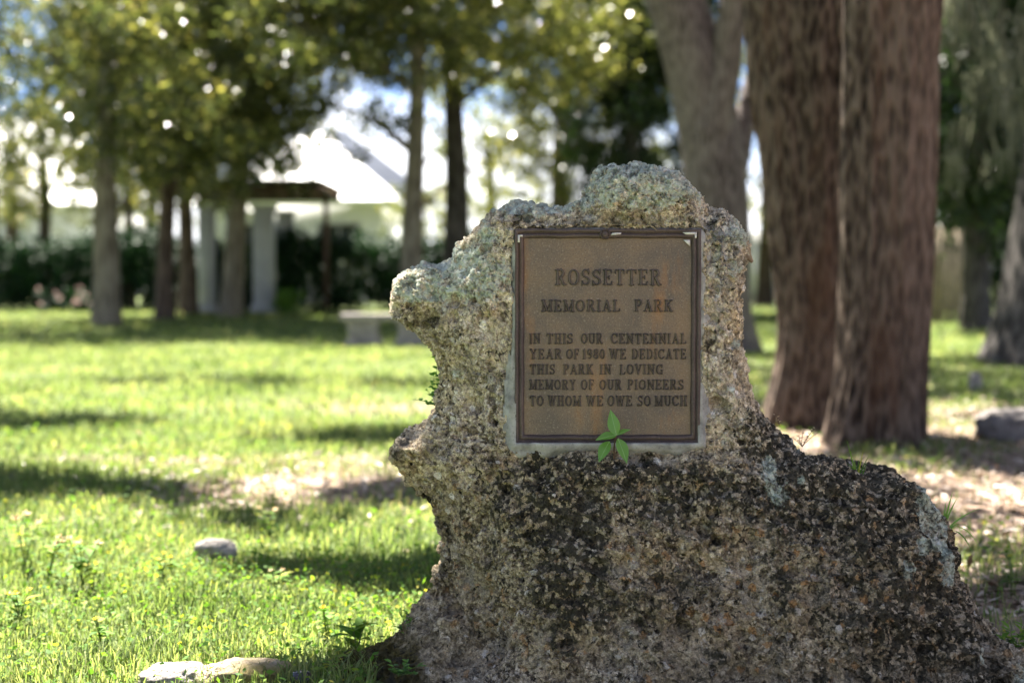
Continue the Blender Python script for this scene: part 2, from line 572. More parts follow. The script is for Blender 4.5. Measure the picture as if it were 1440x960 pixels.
    col = N.mix(0.8, col, N.mix(1.0, col, sp, 'MULTIPLY'))
    # near-black flecks from a separate noise, and pits whose pattern is the relief's own
    pit = N.ramp(N.math('ADD', N.math('MULTIPLY', nm, 0.55), N.math('MULTIPLY', nf, 0.45)), [(0.39, 1.0), (0.47, 0.0)])
    fl = N.math('ADD', N.noise(c, 62, 7, 0.68, 0.6), N.math('MULTIPLY', N.math('SUBTRACT', nb, 0.5), 0.35))
    fl = N.ramp(N.math('SUBTRACT', fl, N.math('MULTIPLY', dark, 0.06)), [(0.347, 1.0), (0.39, 0.0)])
    col = N.mix(N.math('MULTIPLY', fl, 0.93), col, (0.017, 0.015, 0.012))
    # pale green crustose lichen
    ln = N.math('ADD', N.math('MULTIPLY', N.noise(c, 30, 5, 0.7, 0.5), 0.8), N.math('MULTIPLY', nf, 0.35))
    lf = N.math('ADD', N.math('MULTIPLY', lich, 0.62), N.math('SUBTRACT', ln, 0.575))
    lf = N.ramp(lf, [(0.24, 0.0), (0.32, 1.0)])
    lf = N.math('MULTIPLY', lf, N.ramp(N.noise(c, 70, 5, 0.7), [(0.40, 0.1), (0.50, 1.0)]))
    lf = N.math('MULTIPLY', lf, N.ramp(fl, [(0.0, 1.0), (1.0, 0.35)]))
    lcol = N.ramp(N.noise(c, 40, 8, 0.8), [(0.30, (0.10, 0.12, 0.10)), (0.42, (0.33, 0.37, 0.31)), (0.53, (0.50, 0.55, 0.46)), (0.62, (0.70, 0.71, 0.68)), (0.75, (0.78, 0.78, 0.76))])
    col = N.mix(N.math('MULTIPLY', lf, 0.9), col, lcol)
    # relief
    h = N.math('MULTIPLY', N.math('SUBTRACT', 0.6, v1.outputs['Distance']), 0.0045)
    h = N.math('MULTIPLY_ADD', s1.outputs[2], 0.0050, h)
    h = N.math('MULTIPLY_ADD', N.math('SUBTRACT', 0.6, v2.outputs['Distance']), 0.0080, h)
    h = N.math('MULTIPLY_ADD', s2.outputs[2], 0.0070, h)
    h = N.math('MULTIPLY_ADD', nf, 0.0075, h)
    h = N.math('MULTIPLY_ADD', nm, 0.0210, h)
    h = N.math('MULTIPLY_ADD', pit, -0.0085, h)
    h = N.math('MULTIPLY_ADD', lf, 0.0025, h)
    h = N.math('MULTIPLY_ADD', wht, 0.003, h)
    h = N.math('MULTIPLY', h, N.math('SUBTRACT', 1.0, N.math('MULTIPLY', calm, 0.45)))
    h = N.math('MULTIPLY_ADD', frag, 0.004, h)
    flat = N.math('SUBTRACT', 1.0, N.math('MULTIPLY', gf, 0.75))
    h = N.math('MULTIPLY', h, flat)
    dsp = N.n('ShaderNodeDisplacement')
    dsp.inputs['Scale'].default_value = 1.0
    dsp.inputs['Midlevel'].default_value = 0.021
    N.l(h, dsp.inputs['Height'])
    N.l(dsp.outputs[0], out.inputs['Displacement'])
    nt.links.new(N.bsdf(col, 0.93, None, 0.18), out.inputs['Surface'])
    m.displacement_method = 'BOTH'
    return m


M['ground'] = ground_material()
M['rock'] = rock_material()


# ------------------------------------------------------------------ setting: ground
def bare_mask(x, y):
    b = 0.10 + 0.72 * sstep(0.6, 1.4, x) * sstep(13, 8, y)
    b = np.maximum(b, 0.95 * np.exp(-(((x + 0.95) / 0.85) ** 2 + ((y - 6.7) / 0.65) ** 2)))
    b = np.maximum(b, 0.7 * np.exp(-(((x + 1.5) / 1.4) ** 2 + ((y - 7.6) / 0.4) ** 2)))
    b = np.maximum(b, 0.6 * np.exp(-(((x + 0.6) / 1.6) ** 2 + ((y - 10.5) / 0.9) ** 2)))
    b = np.maximum(b, 0.5 * np.exp(-(((x + 1.7) / 0.6) ** 2 + ((y - 3.3) / 0.35) ** 2)))
    return b


def ground_z(x, y):
    p = np.stack([np.asarray(x, np.float32) * 0.7, np.asarray(y, np.float32) * 0.7, np.zeros(np.shape(x), np.float32)], -1).reshape(-1, 3)
    z = 0.035 * fbm(p, 2, 5) + 0.012 * vnoise(p * 5, 9)
    d = np.hypot(np.asarray(x).ravel() - 0.4, np.asarray(y).ravel() - 3.5)
    return (z * sstep(60, 20, d) - 0.01).reshape(np.shape(x))


def graded(lo, hi, c, n):
    t = np.linspace(-1, 1, n)
    s = np.sign(t) * (np.abs(t) ** 3.2)
    return np.where(s < 0, c + s * (c - lo), c + s * (hi - c))


gx, gy = graded(-500, 500, 0.3, 260), graded(-300, 900, 5.5, 260)
GX, GY = np.meshgrid(gx, gy, indexing='ij')
GZ = ground_z(GX, GY)
gi, gj = np.meshgrid(np.arange(259), np.arange(259), indexing='ij')
gi, gj = gi.ravel(), gj.ravel()
gf = np.stack([gi * 260 + gj, (gi + 1) * 260 + gj, (gi + 1) * 260 + gj + 1, gi * 260 + gj + 1], 1)
gr = np_mesh('ground', np.stack([GX, GY, GZ], -1).reshape(-1, 3), gf, M['ground'],
             attrs={'bare': bare_mask(GX.ravel(), GY.ravel())})
tag(gr, 'park lawn ground with patches of bare sandy soil', 'ground', kind='structure')


def gz(x, y):
    return float(ground_z(np.array([x]), np.array([y]))[0])


# ------------------------------------------------------------------ rock outline (photograph pixels, traced at the depth of the rock's rim)
YC = 3.55
OUT = [(430, 1300), (455, 1040), (505, 985), (530, 955), (548, 932), (568, 905), (588, 874), (600, 850), (606, 820), (612, 795), (613, 765), (606, 735),
       (597, 708), (588, 690), (578, 672), (562, 650), (552, 632), (556, 617), (572, 605), (592, 597), (604, 582), (612, 565),
       (618, 545), (620, 525), (614, 507), (606, 492), (596, 480), (580, 465), (562, 455), (550, 447), (547, 425), (552, 405),
       (560, 388), (568, 380), (590, 372), (612, 366), (630, 355), (650, 340), (668, 325), (685, 308), (700, 296), (720, 288),
       (745, 284), (775, 287), (800, 289), (815, 283), (822, 272), (828, 263), (836, 250), (845, 238), (860, 232), (880, 230),
       (905, 233), (925, 237), (945, 241), (962, 251), (975, 264), (985, 278), (992, 288), (1003, 291), (1015, 293), (1028, 305),
       (1040, 318), (1048, 332), (1053, 352), (1052, 375), (1046, 400), (1044, 425), (1045, 455), (1046, 480), (1050, 510),
       (1055, 540), (1062, 560), (1073, 575), (1088, 592), (1105, 608), (1120, 618), (1140, 632), (1165, 640), (1185, 648),
       (1205, 655), (1230, 660), (1255, 664), (1275, 672), (1295, 688), (1305, 705), (1318, 728), (1330, 742), (1335, 765),
       (1345, 785), (1352, 805), (1362, 825), (1372, 855), (1385, 875), (1400, 888), (1418, 900), (1440, 920), (1480, 960), (1540, 1040), (1560, 1300)]
POLY = np.array([[P(a, b, YC).x, P(a, b, YC).z] for a, b in OUT])


def X_(px, Y=YC):
    return P(px, 480, Y).x


def Z_(py, Y=YC):
    return P(720, py, Y).z


def poly_sd(x, z, poly):
    """signed distance, positive inside"""
    sh = x.shape
    x, z = x.ravel(), z.ravel()
    best = np.full(x.shape, 1e9)
    ins = np.zeros(x.shape, bool)
    n = len(poly)
    for i in range(n):
        a, b = poly[i], poly[(i + 1) % n]
        e = b - a
        t = np.clip(((x - a[0]) * e[0] + (z - a[1]) * e[1]) / (e @ e), 0, 1)
        best = np.minimum(best, (x - a[0] - t * e[0]) ** 2 + (z - a[1] - t * e[1]) ** 2)
        c = (a[1] > z) != (b[1] > z)
        with np.errstate(divide='ignore', invalid='ignore'):
            xi = a[0] + (z - a[1]) / (b[1] - a[1]) * (b[0] - a[0])
        ins ^= c & (x < xi)
    d = np.sqrt(best)
    return np.where(ins, d, -d).reshape(sh)


def surface_nets(vol, org, h):
    nx, ny, nz = vol.shape
    ins = vol < 0
    cnt = np.zeros((nx - 1, ny - 1, nz - 1), np.uint8)
    for a in (0, 1):
        for b in (0, 1):
            for c in (0, 1):
                cnt += ins[a:nx - 1 + a, b:ny - 1 + b, c:nz - 1 + c]
    act = (cnt > 0) & (cnt < 8)
    idx = np.full(act.shape, -1, np.int64)
    I, J, K = np.nonzero(act)
    idx[I, J, K] = np.arange(len(I))
    acc = np.zeros((len(I), 3))
    num = np.zeros(len(I))
    cor = [(a, b, c) for a in (0, 1) for b in (0, 1) for c in (0, 1)]
    for p in cor:
        for q in cor:
            if sum(abs(p[k] - q[k]) for k in range(3)) != 1 or p > q:
                continue
            v0 = vol[I + p[0], J + p[1], K + p[2]]
            v1 = vol[I + q[0], J + q[1], K + q[2]]
            m = (v0 < 0) != (v1 < 0)
            t = np.where(m, v0 / np.where(m, v0 - v1, 1), 0)
            for k in range(3):
                acc[:, k] += np.where(m, p[k] + t * (q[k] - p[k]), 0)
            num += m
    pos = acc / num[:, None] + np.stack([I, J, K], 1)
    verts = pos * h + np.array(org)
    quads = []
    for ax in range(3):
        o1, o2 = [(1, 2), (2, 0), (0, 1)][ax]
        sl0, sl1 = [slice(None)] * 3, [slice(None)] * 3
        sl0[ax], sl1[ax] = slice(0, -1), slice(1, None)
        s0, s1 = ins[tuple(sl0)], ins[tuple(sl1)]
        E = np.stack(np.nonzero(s0 != s1), 1)
        E = E[(E[:, o1] > 0) & (E[:, o2] > 0) & (E[:, o1] < vol.shape[o1] - 1) & (E[:, o2] < vol.shape[o2] - 1)]
        flip = s1[E[:, 0], E[:, 1], E[:, 2]]
        c = []
        for d1, d2 in ((-1, -1), (0, -1), (0, 0), (-1, 0)):
            q = E.copy()
            q[:, o1] += d1
            q[:, o2] += d2
            c.append(idx[q[:, 0], q[:, 1], q[:, 2]])
        f = np.stack(c, 1)
        f[flip] = f[flip][:, ::-1]
        quads.append(f)
    return verts, np.concatenate(quads)


# plaque rectangle
YP = 3.42                                              # depth of the plaque's back plate
PL = (P(724, 480, YP).x, P(984.5, 480, YP).x, P(720, 624, YP).z, P(720, 322, YP).z)   # x0 x1 z0 z1
PCX, PCZ = (PL[0] + PL[1]) / 2, (PL[2] + PL[3]) / 2


def plaque_sd(x, z, grow=0.0):
    dx = np.abs(x - PCX) - (PL[1] - PL[0]) / 2 - grow
    dz = np.abs(z - PCZ) - (PL[3] - PL[2]) / 2 - grow
    return np.minimum(np.maximum(dx, dz), 0) + np.hypot(np.maximum(dx, 0), np.maximum(dz, 0))


def blob(x, z, px, py, rx, rz, Y=YC):
    return np.exp(-(((x - X_(px, Y)) / (rx / 563)) ** 2 + ((z - Z_(py, Y)) / (rz / 563)) ** 2))


def build_rock():
    h = 0.0056
    x = np.arange(-0.62, 1.45, h)
    y = np.arange(2.98, 4.02, h)
    z = np.arange(-0.09, 1.32, h)
    X, Z = np.meshgrid(x, z, indexing='ij')
    s = poly_sd(X, Z, POLY)
    pd = plaque_sd(X, Z)
    near = sstep(0.25, 0.02, pd)
    low = sstep(0.70, 0.15, Z)
    Rr = 0.14 - 0.06 * near + 0.16 * low
    Rr = Rr - 0.05 * blob(X, Z, 900, 255, 90, 40) * (1 - low)
    # depth of the front half
    zb = PL[2] - 0.015
    ledge = sstep(zb, zb - 0.05, Z)
    flare = np.clip(zb - Z, 0, None)
    Tf = 0.137 + 0.045 * ledge + 0.34 * flare + 0.05 * blob(X, Z, 1180, 800, 160, 120)
    Tf = Tf - 0.05 * sstep(X_(720), X_(570), X) * sstep(0.45, 0.7, Z)
    Tf = Tf - 0.05 * blob(X, Z, 640, 560, 60, 50) + 0.03 * blob(X, Z, 640, 740, 40, 130) + 0.025 * blob(X, Z, 905, 275, 80, 35)
    Tf = Tf - 0.10 * blob(X, Z, 1360, 900, 14, 90) + 0.05 * blob(X, Z, 1325, 880, 18, 90) - 0.06 * blob(X, Z, 1255, 900, 18, 70)
    Tf = Tf - 0.02 * sstep(X_(990), X_(1060), X) * sstep(0.5, 0.8, Z)
    rec = sstep(0.004, -0.004, pd)
    Tf = Tf - 0.03 * rec
    Tf = Tf - (0.62 * flare + 0.055 * ledge) * sstep(X_(790), X_(610), X) * sstep(0.0, 0.12, Z)
    Tf = np.maximum(Tf, 0.06)
    Tb = 0.20 + 0.25 * low
    g = np.clip(1 - s / Rr, 0, None) ** 2.3
    vol = np.empty((len(x), len(y), len(z)), np.float32)
    # coarse macro noise, upsampled
    cs = 4
    xc, yc, zc = x[::cs], y[::cs], z[::cs]
    A = np.stack(np.meshgrid(xc, yc, zc, indexing='ij'), -1).reshape(-1, 3)
    nc = (0.62 * fbm(A * 5.5, 3, 3) + 0.5 * fbm(A * 13.0, 2, 21)).reshape(len(xc), len(yc), len(zc))

    def up(a, ax, n):
        t = np.minimum(np.arange(n) / cs, a.shape[ax] - 1.0001)
        i = t.astype(int)
        f = (t - i).reshape([-1 if k == ax else 1 for k in range(3)])
        return np.take(a, i, ax) * (1 - f) + np.take(a, np.minimum(i + 1, a.shape[ax] - 1), ax) * f
    nz_ = up(up(up(nc, 0, len(x)), 1, len(y)), 2, len(z)).astype(np.float32)
    quiet = (0.15 + 0.85 * sstep(0.0, 0.06, pd)) * (1 - rec)
    for j, yy in enumerate(y):
        T = Tf if yy < YC else Tb
        e = (abs(yy - YC) / T) ** 2.3 + g - 1
        amp = 0.021 + 0.026 * low
        vol[:, j, :] = e / (2.3 / T) + nz_[:, j, :] * amp * quiet
    # mossy toe that runs out to the left, and a toe on the right
    for (cx, cy, cz, ax, ay, az, tilt) in ((X_(592), 3.50, -0.02, 0.13, 0.17, 0.15, 0.55), (X_(512), 3.51, -0.02, 0.18, 0.13, 0.066, 0.16), (X_(1445), 3.47, -0.02, 0.16, 0.16, 0.09, -0.25)):
        for j, yy in enumerate(y):
            d = np.sqrt(((X - cx) / ax) ** 2 + ((yy - cy) / ay) ** 2 + ((Z - cz - tilt * (X - cx)) / az) ** 2)
            d = (d - 1) * az + nz_[:, j, :] * 0.02
            a = vol[:, j, :]
            k = 0.05
            hh = np.clip(0.5 + 0.5 * (d - a) / k, 0, 1)
            vol[:, j, :] = d * (1 - hh) + a * hh - k * hh * (1 - hh)
    v, f = surface_nets(vol, (x[0], y[0], z[0]), h)
    return v, f


RV, RF = build_rock()
PIV = Vector((0.35, 3.5, 0.0))
monument = thing('memorial_boulder', 'weathered coquina boulder with lichen holding a framed bronze memorial plaque', 'monument', PIV)


def local(v):
    return np.asarray(v) - np.array(PIV)


def rock_mesh():
    v, f = RV, RF
    me = bpy.data.meshes.new('tmp')
    o = np_mesh('rock', v, f, None)
    nrm = np.empty(len(v) * 3, np.float32)
    o.data.vertices.foreach_get('normal', nrm)
    nrm = nrm.reshape(-1, 3)
    bpy.data.objects.remove(o)
    x, z = v[:, 0], v[:, 2]
    pd = plaque_sd(x, z)
    front = v[:, 1] < YC
    q = np.where(front, 0.12 + 0.88 * sstep(0.006, 0.040, pd), 1.0)
    low = sstep(0.78, 0.3, z + 0.10 * fbm(v * 5, 3, 44))
    d = 0.009 * fbm(v * 24, 3, 40)
    w = worley(v * np.array([30, 30, 36]), 3)
    d += 0.012 * (0.5 - w) * (0.5 + 0.5 * vnoise(v * 9, 12)) + 0.006 * (w - .5)
    w2 = worley(v * 70, 8)
    d += 0.008 * (0.45 - w2) + 0.003 * vnoise(v * 90, 77)
    w3 = worley(v * np.array([17, 17, 21]) + 0.5 * fbm(v * 20, 2, 5)[:, None], 14)
    d += -0.024 * sstep(0.34, 0.05, w3) * sstep(-0.1, 0.4, fbm(v * 6, 2, 91) + .25)
    w4 = worley(v * np.array([8, 8, 11]) + 0.4 * fbm(v * 14, 2, 6)[:, None], 24)
    d += -0.022 * sstep(0.30, 0.08, w4)
    rg = 1 - np.abs(fbm(v * np.array([7, 7, 12]), 3, 66))
    d += 0.020 * (rg ** 4 - 0.45) * low
    d += (0.4 + 0.6 * low) * 0.022 * fbm(v * 9, 3, 60)
    d += low * 0.030 * fbm(v * np.array([4.5, 4.5, 3.0]) + 3, 2, 63)
    left = sstep(X_(720), X_(620), x) * sstep(0.75, 0.6, z)
    d += left * 0.010 * fbm(v * np.array([32, 32, 7]), 3, 61)
    toe = sstep(0.15, 0.05, z) * sstep(X_(600), X_(560), x)
    d = d * (1 - 0.75 * toe)
    v2 = v + nrm * (d * q)[:, None]
    # stains: own shapes, independent of light
    B = lambda *a: blob(x, z, *a)
    up = nrm[:, 2]
    lich = 1.05 * B(900, 262, 78, 40) + 0.95 * B(640, 385, 85, 38) + 0.55 * B(745, 290, 70, 14) + 0.6 * B(588, 405, 34, 24) + 0.55 * B(676, 395, 16, 18)
    for (px, py, r, a) in ((1068, 640, 13, .9), (1078, 672, 17, .9), (1110, 660, 8, .6), (1289, 704, 26, .8), (1305, 770, 20, .9), (1312, 735, 15, .8),
                           (1240, 765, 14, .8), (1268, 742, 12, .7), (1320, 930, 26, .75), (1295, 955, 30, .7), (1345, 880, 14, .6), (1410, 925, 25, .7),
                           (1036, 480, 16, .55), (1020, 540, 12, .5), (1012, 600, 10, .5), (1035, 330, 24, .7), (690, 330, 18, .5), (1362, 850, 10, .7),
                           (1030, 380, 16, .5), (650, 520, 22, .35), (1290, 740, 10, .7), (1128, 622, 10, .8)):
        lich = lich + a * B(px, py, r, r)
    lich = np.clip(lich + 0.18 * sstep(0.2, 0.9, up) * sstep(0.75, 1.0, z), 0, 1.1)
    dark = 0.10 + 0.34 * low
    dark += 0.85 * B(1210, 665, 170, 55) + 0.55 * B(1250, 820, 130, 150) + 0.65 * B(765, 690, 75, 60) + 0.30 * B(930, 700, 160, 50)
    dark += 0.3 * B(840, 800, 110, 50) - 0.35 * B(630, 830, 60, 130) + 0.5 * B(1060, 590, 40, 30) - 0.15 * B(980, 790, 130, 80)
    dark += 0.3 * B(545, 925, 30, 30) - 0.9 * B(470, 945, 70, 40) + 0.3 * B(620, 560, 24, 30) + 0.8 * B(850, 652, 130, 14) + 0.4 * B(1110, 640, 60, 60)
    olive = 0.6 * B(615, 478, 50, 16) + 0.8 * B(590, 455, 36, 11) + 0.55 * B(690, 527, 45, 10) + 0.2 * B(640, 510, 40, 30) + 1.0 * B(1382, 935, 26, 34)
    olive += 2.2 * B(495, 925, 85, 50) + 0.6 * B(1048, 360, 14, 50) + 0.7 * B(850, 314, 130, 7) + 0.3 * B(700, 610, 30, 50) + 0.5 * B(585, 890, 20, 30)
    grey = 1.0 * B(1008, 365, 24, 48) + 0.8 * B(1000, 325, 30, 16) + 0.35 * B(1000, 470, 14, 90) + 0.3 * B(708, 480, 10, 120) + 0.3 * B(665, 500, 18, 16)
    fr = front * 1.0
    warm = low * (0.5 + 0.5 * B(1050, 800, 250, 130))
    o = np_mesh('rock', local(v2), f, M['rock'], monument, True,
                {'lichen': lich, 'dark': np.clip(dark, 0, 1), 'olive': np.clip(olive, 0, 1), 'cement': np.clip(grey, 0, 1) * fr, 'warm': warm})
    md = o.modifiers.new('subdivision', 'SUBSURF')
    md.subdivision_type = 'CATMULL_CLARK'
    md.levels = 1
    md.render_levels = 1
    return o


rock = rock_mesh()


# ------------------------------------------------------------------ mortar bed and plaque
def mortar_material():
    m, nt, out = new_mat('cement_mortar')
    N = NT(nt)
    c = N.coord()
    n1 = N.noise(c, 28, 6, 0.65)
    n2 = N.noise(c, 160, 4, 0.6)
    col = N.ramp(n1, [(0.3, (0.15, 0.145, 0.138)), (0.5, (0.27, 0.262, 0.25)), (0.72, (0.40, 0.39, 0.375))])
    col = N.mix(N.ramp(n2, [(0.28, 0.6), (0.42, 0.0)]), col, (0.08, 0.075, 0.07))
    nt.links.new(N.bsdf(col, 0.9, N.bump(N.math('ADD', n1, N.math('MULTIPLY', n2, 0.4)), 0.5, 0.006), 0.2), out.inputs['Surface'])
    return m


def bronze_material(name, c0, c1, c2, rust, dust=0.0):
    m, nt, out = new_mat(name)
    N = NT(nt)
    c = N.coord()
    n1 = N.noise(c, 9, 5, 0.6, 0.3)
    n2 = N.noise(c, 190, 3, 0.7)
    n3 = N.noise(N.coord('Object', (1, 1, 0.28)), 13, 4, 0.6)
    col = N.ramp(n1, [(0.32, c0), (0.5, c1), (0.68, c2)])
    col = N.mix(N.math('MULTIPLY', N.ramp(n3, [(0.58, 0.0), (0.74, 1.0)]), rust), col, (0.29, 0.135, 0.05))
    n4 = N.noise(c, 330, 2, 0.5)
    col = N.mix(N.ramp(n4, [(0.52, 0.0), (0.66, 0.55)]), col, N.mix(1.0, col, (0.38, 0.38, 0.42), 'MULTIPLY'))
    col = N.mix(N.math('MULTIPLY', N.ramp(n2, [(0.56, 0.0), (0.70, 0.5)]), dust), col, (0.34, 0.29, 0.24))
    nt.links.new(N.bsdf(col, 0.55, N.bump(N.math('ADD', n2, n4), 0.35, 0.0012), 0.4, 0.25), out.inputs['Surface'])
    return m


M['mortar'] = mortar_material()
M['bronze_panel'] = bronze_material('bronze_panel', (0.10, 0.080, 0.067), (0.145, 0.106, 0.078), (0.185, 0.125, 0.080), 0.65, 1.0)
M['bronze_frame'] = bronze_material('bronze_frame', (0.045, 0.032, 0.032), (0.068, 0.047, 0.044), (0.095, 0.068, 0.06), 0.15, 0.3)
M['bronze_letter'] = bronze_material('bronze_letter', (0.046, 0.036, 0.034), (0.068, 0.052, 0.045), (0.105, 0.078, 0.060), 0.2, 0.4)
M['bare_metal'] = simple_mat('bare_metal', (0.50, 0.48, 0.46), 0.6, 0.15, 90, 0.2)


def build_mortar():
    h = 0.0035
    x = np.arange(PL[0] - 0.06, PL[1] + 0.06, h)
    z = np.arange(PL[2] - 0.055, PL[3] + 0.03, h)
    X, Z = np.meshgrid(x, z, indexing='ij')
    pts = np.stack([X.ravel(), Z.ravel(), 0 * X.ravel()], 1)
    pd = plaque_sd(X, Z)
    n = fbm(pts * 22, 3, 90).reshape(X.shape)
    n2 = fbm(pts * 55, 3, 95).reshape(X.shape)
    cor = np.array([tuple(P(a, b, YP))[::2] for a, b in
                    [(721, 345), (724, 326), (800, 324), (985, 321), (994, 330), (996, 430), (991, 520), (994, 590), (992, 628), (960, 638),
                     (930, 637), (880, 634), (820, 636), (782, 637), (765, 643), (730, 645), (713, 637), (712, 600), (715, 540), (716, 500),
                     (719, 470), (721, 400)]])
    s = poly_sd(X, Z, cor) + n * 0.005
    Y = YP - 0.0045 - 0.0075 * sstep(PL[2] + 0.22, PL[2] + .02, Z) - 0.004 * n - 0.0025 * n2 + 0.016 * sstep(0.010, -0.008, s)
    Y = Y - 0.006 * sstep(0.02, 0.0, np.abs(pd)) * sstep(PL[2] + 0.05, PL[2] - 0.005, Z)
    keep = (s > -0.010) & (pd > -0.006)
    k = keep[:-1, :-1] & keep[1:, :-1] & keep[1:, 1:] & keep[:-1, 1:]
    I, J = np.nonzero(k)
    nz = len(z)
    F = np.stack([I * nz + J, (I + 1) * nz + J, (I + 1) * nz + J + 1, I * nz + J + 1], 1)
    used = np.unique(F)
    mp = np.full(X.size, -1)
    mp[used] = np.arange(len(used))
    V = np.stack([X, Y, Z], -1).reshape(-1, 3)[used]
    o = np_mesh('mortar_bed', local(V), mp[F], M['mortar'], monument)
    so = o.modifiers.new('thickness', 'SOLIDIFY')
    so.thickness = 0.02
    so.offset = -1
    return o


build_mortar()
TP = Vector((PCX, YP, PCZ))
# back plate
pm = MB()
nx_, nz_ = 60, 70
xs = np.linspace(PL[0] + 0.006, PL[1] - 0.006, nx_)
zs = np.linspace(PL[2] + 0.006, PL[3] - 0.006, nz_)
XX, ZZ = np.meshgrid(xs, zs, indexing='ij')
YY = YP + 0.0006 * fbm(np.stack([XX.ravel() * 18, ZZ.ravel() * 18, 0 * XX.ravel()], 1), 2, 33).reshape(XX.shape)
ii, jj = np.meshgrid(np.arange(nx_ - 1), np.arange(nz_ - 1), indexing='ij')
ii, jj = ii.ravel(), jj.ravel()
pm.add(np.stack([XX, YY, ZZ], -1).reshape(-1, 3) - np.array(TP), np.stack([ii * nz_ + jj, (ii + 1) * nz_ + jj, (ii + 1) * nz_ + jj + 1, ii * nz_ + jj + 1], 1))
pm.box((0, 0.008, 0), (PL[1] - PL[0] - 0.014, 0.010, PL[3] - PL[2] - 0.014))
plaque = pm.build('plaque', M['bronze_panel'], monument, True)
plaque.location = TP - PIV
plaque['label'] = 'brown bronze plaque with raised capital letters'


def ring(prof, mat, name, parent):
    """moulding: prof = list of (inset from outer edge, height towards the viewer)"""
    V, F = [], []
    w, hh = (PL[1] - PL[0]) / 2, (PL[3] - PL[2]) / 2
    sub = 24
    base = []
    for side in range(4):
        for k in range(sub):
            base.append((side, k / sub))
    np_, nb = len(prof), len(base)
    for side, t in base:
        for ins, ht in prof:
            a, b = w - ins, hh - ins
            c = [(-a, -b), (a, -b), (a, b), (-a, b)]
            p, q = c[side], c[(side + 1) % 4]
            x, z = p[0] + (q[0] - p[0]) * t, p[1] + (q[1] - p[1]) * t
            n = 0.0006 * math.sin(x * 61 + z * 47) + 0.0004 * math.sin(x * 150 - z * 171)
            V.append((x + n, -ht + n, z + n))
    for i in range(nb):
        j = (i + 1) % nb
        for k in range(np_ - 1):
            F.append((i * np_ + k, j * np_ + k, j * np_ + k + 1, i * np_ + k + 1))
    return np_mesh(name, V, np.array(F), mat, parent, False)


FRP = [(0.0, -0.012), (0.0, 0.009), (0.0012, 0.0105), (0.0070, 0.0105), (0.0082, 0.0085), (0.0096, 0.0055), (0.0112, 0.0055), (0.0122, 0.0085),
       (0.0135, 0.0098), (0.0190, 0.0090), (0.0212, 0.0060), (0.0224, 0.0015), (0.0224, -0.004)]
frame = ring(FRP, M['bronze_frame'], 'frame', plaque)


def PLV(px, py, up=0.0):
    p = P(px, py, YP)
    return np.array([p.x - TP.x, -up, p.z - TP.z])


# rosette bolt on the top rail
rb = MB()
c = PLV(850.5, 329.5)
for r0, r1, h0, h1 in ((0.013, 0.013, 0.004, 0.0130), (0.013, 0.0105, 0.0130, 0.0155), (0.0105, 0.0085, 0.0155, 0.0130), (0.0085, 0.0055, 0.0130, 0.0155), (0.0055, 0.0004, 0.0155, 0.0165)):
    n = 24
    th = np.linspace(0, 2 * math.pi, n, endpoint=False)
    wv = 1 + 0.07 * np.cos(6 * th)
    a = np.stack([c[0] + r0 * wv * np.cos(th), np.full(n, -h0), c[2] + r0 * wv * np.sin(th)], 1)
    b = np.stack([c[0] + r1 * wv * np.cos(th), np.full(n, -h1), c[2] + r1 * wv * np.sin(th)], 1)
    rb.add(np.vstack([a, b]), [[i, (i + 1) % n, n + (i + 1) % n, n + i] for i in range(n)])
rb.build('rosette_bolt', M['bronze_frame'], plaque)
# places where the bronze finish has come off the corners
for quads in ([((728, 330.5), (735, 330.5), (735, 333), (731, 333)), ((728, 330.5), (731, 333), (731, 341), (728, 341))],
              [((959, 327), (979, 326.5), (979, 330), (964, 330)), ((976, 330.2), (979, 330.2), (978.5, 335), (976.5, 335))],
              [((861, 327.5), (873, 327), (873, 329.5), (858, 331))]):
    b = MB()
    for q in quads:
        b.add([PLV(px, py, 0.0108) for px, py in q], [[0, 1, 2, 3]])
    o = b.build('bare_patch', M['bare_metal'], plaque, False)
    so = o.modifiers.new('thickness', 'SOLIDIFY')
    so.thickness = 0.003
    so.offset = 0
b = MB()
b.add([PLV(960.5, 337.5, .004), PLV(970, 337.5, .004), PLV(970, 346.5, .004)], [[0, 1, 2]])
o = b.build('bare_patch', M['bare_metal'], plaque, False)
o.modifiers.new('thickness', 'SOLIDIFY').thickness = 0.003

# ---- raised slab-serif capitals, each glyph a set of round-ended strokes
TS, TN, SR = 0.105, 0.060, 0.058           # half widths: stem, thin, serif


def sl(x0, y0, x1, y1, r):
    return [(x0, y0, x1, y1, r)]


def stem(x, y0=0.0, y1=1.0, r=TS, e=0.17, bot=True, top=True):
    s = sl(x, y0 + r * .6, x, y1 - r * .6, r)
    if bot:
        s += sl(x - e, y0 + SR, x + e, y0 + SR, SR)
    if top:
        s += sl(x - e, y1 - SR, x + e, y1 - SR, SR)
    return s


def arc(cx, cy, rx, ry, a0, a1, rt=TS, rn=TN, n=16):
    s = []
    A = np.radians(np.linspace(a0, a1, n + 1))
    for a, b in zip(A[:-1], A[1:]):
        m = (a + b) / 2
        w = abs(math.cos(m)) ** 1.3
        s.append((cx + rx * math.cos(a), cy + ry * math.sin(a), cx + rx * math.cos(b), cy + ry * math.sin(b), rn + (rt - rn) * w))
    return s


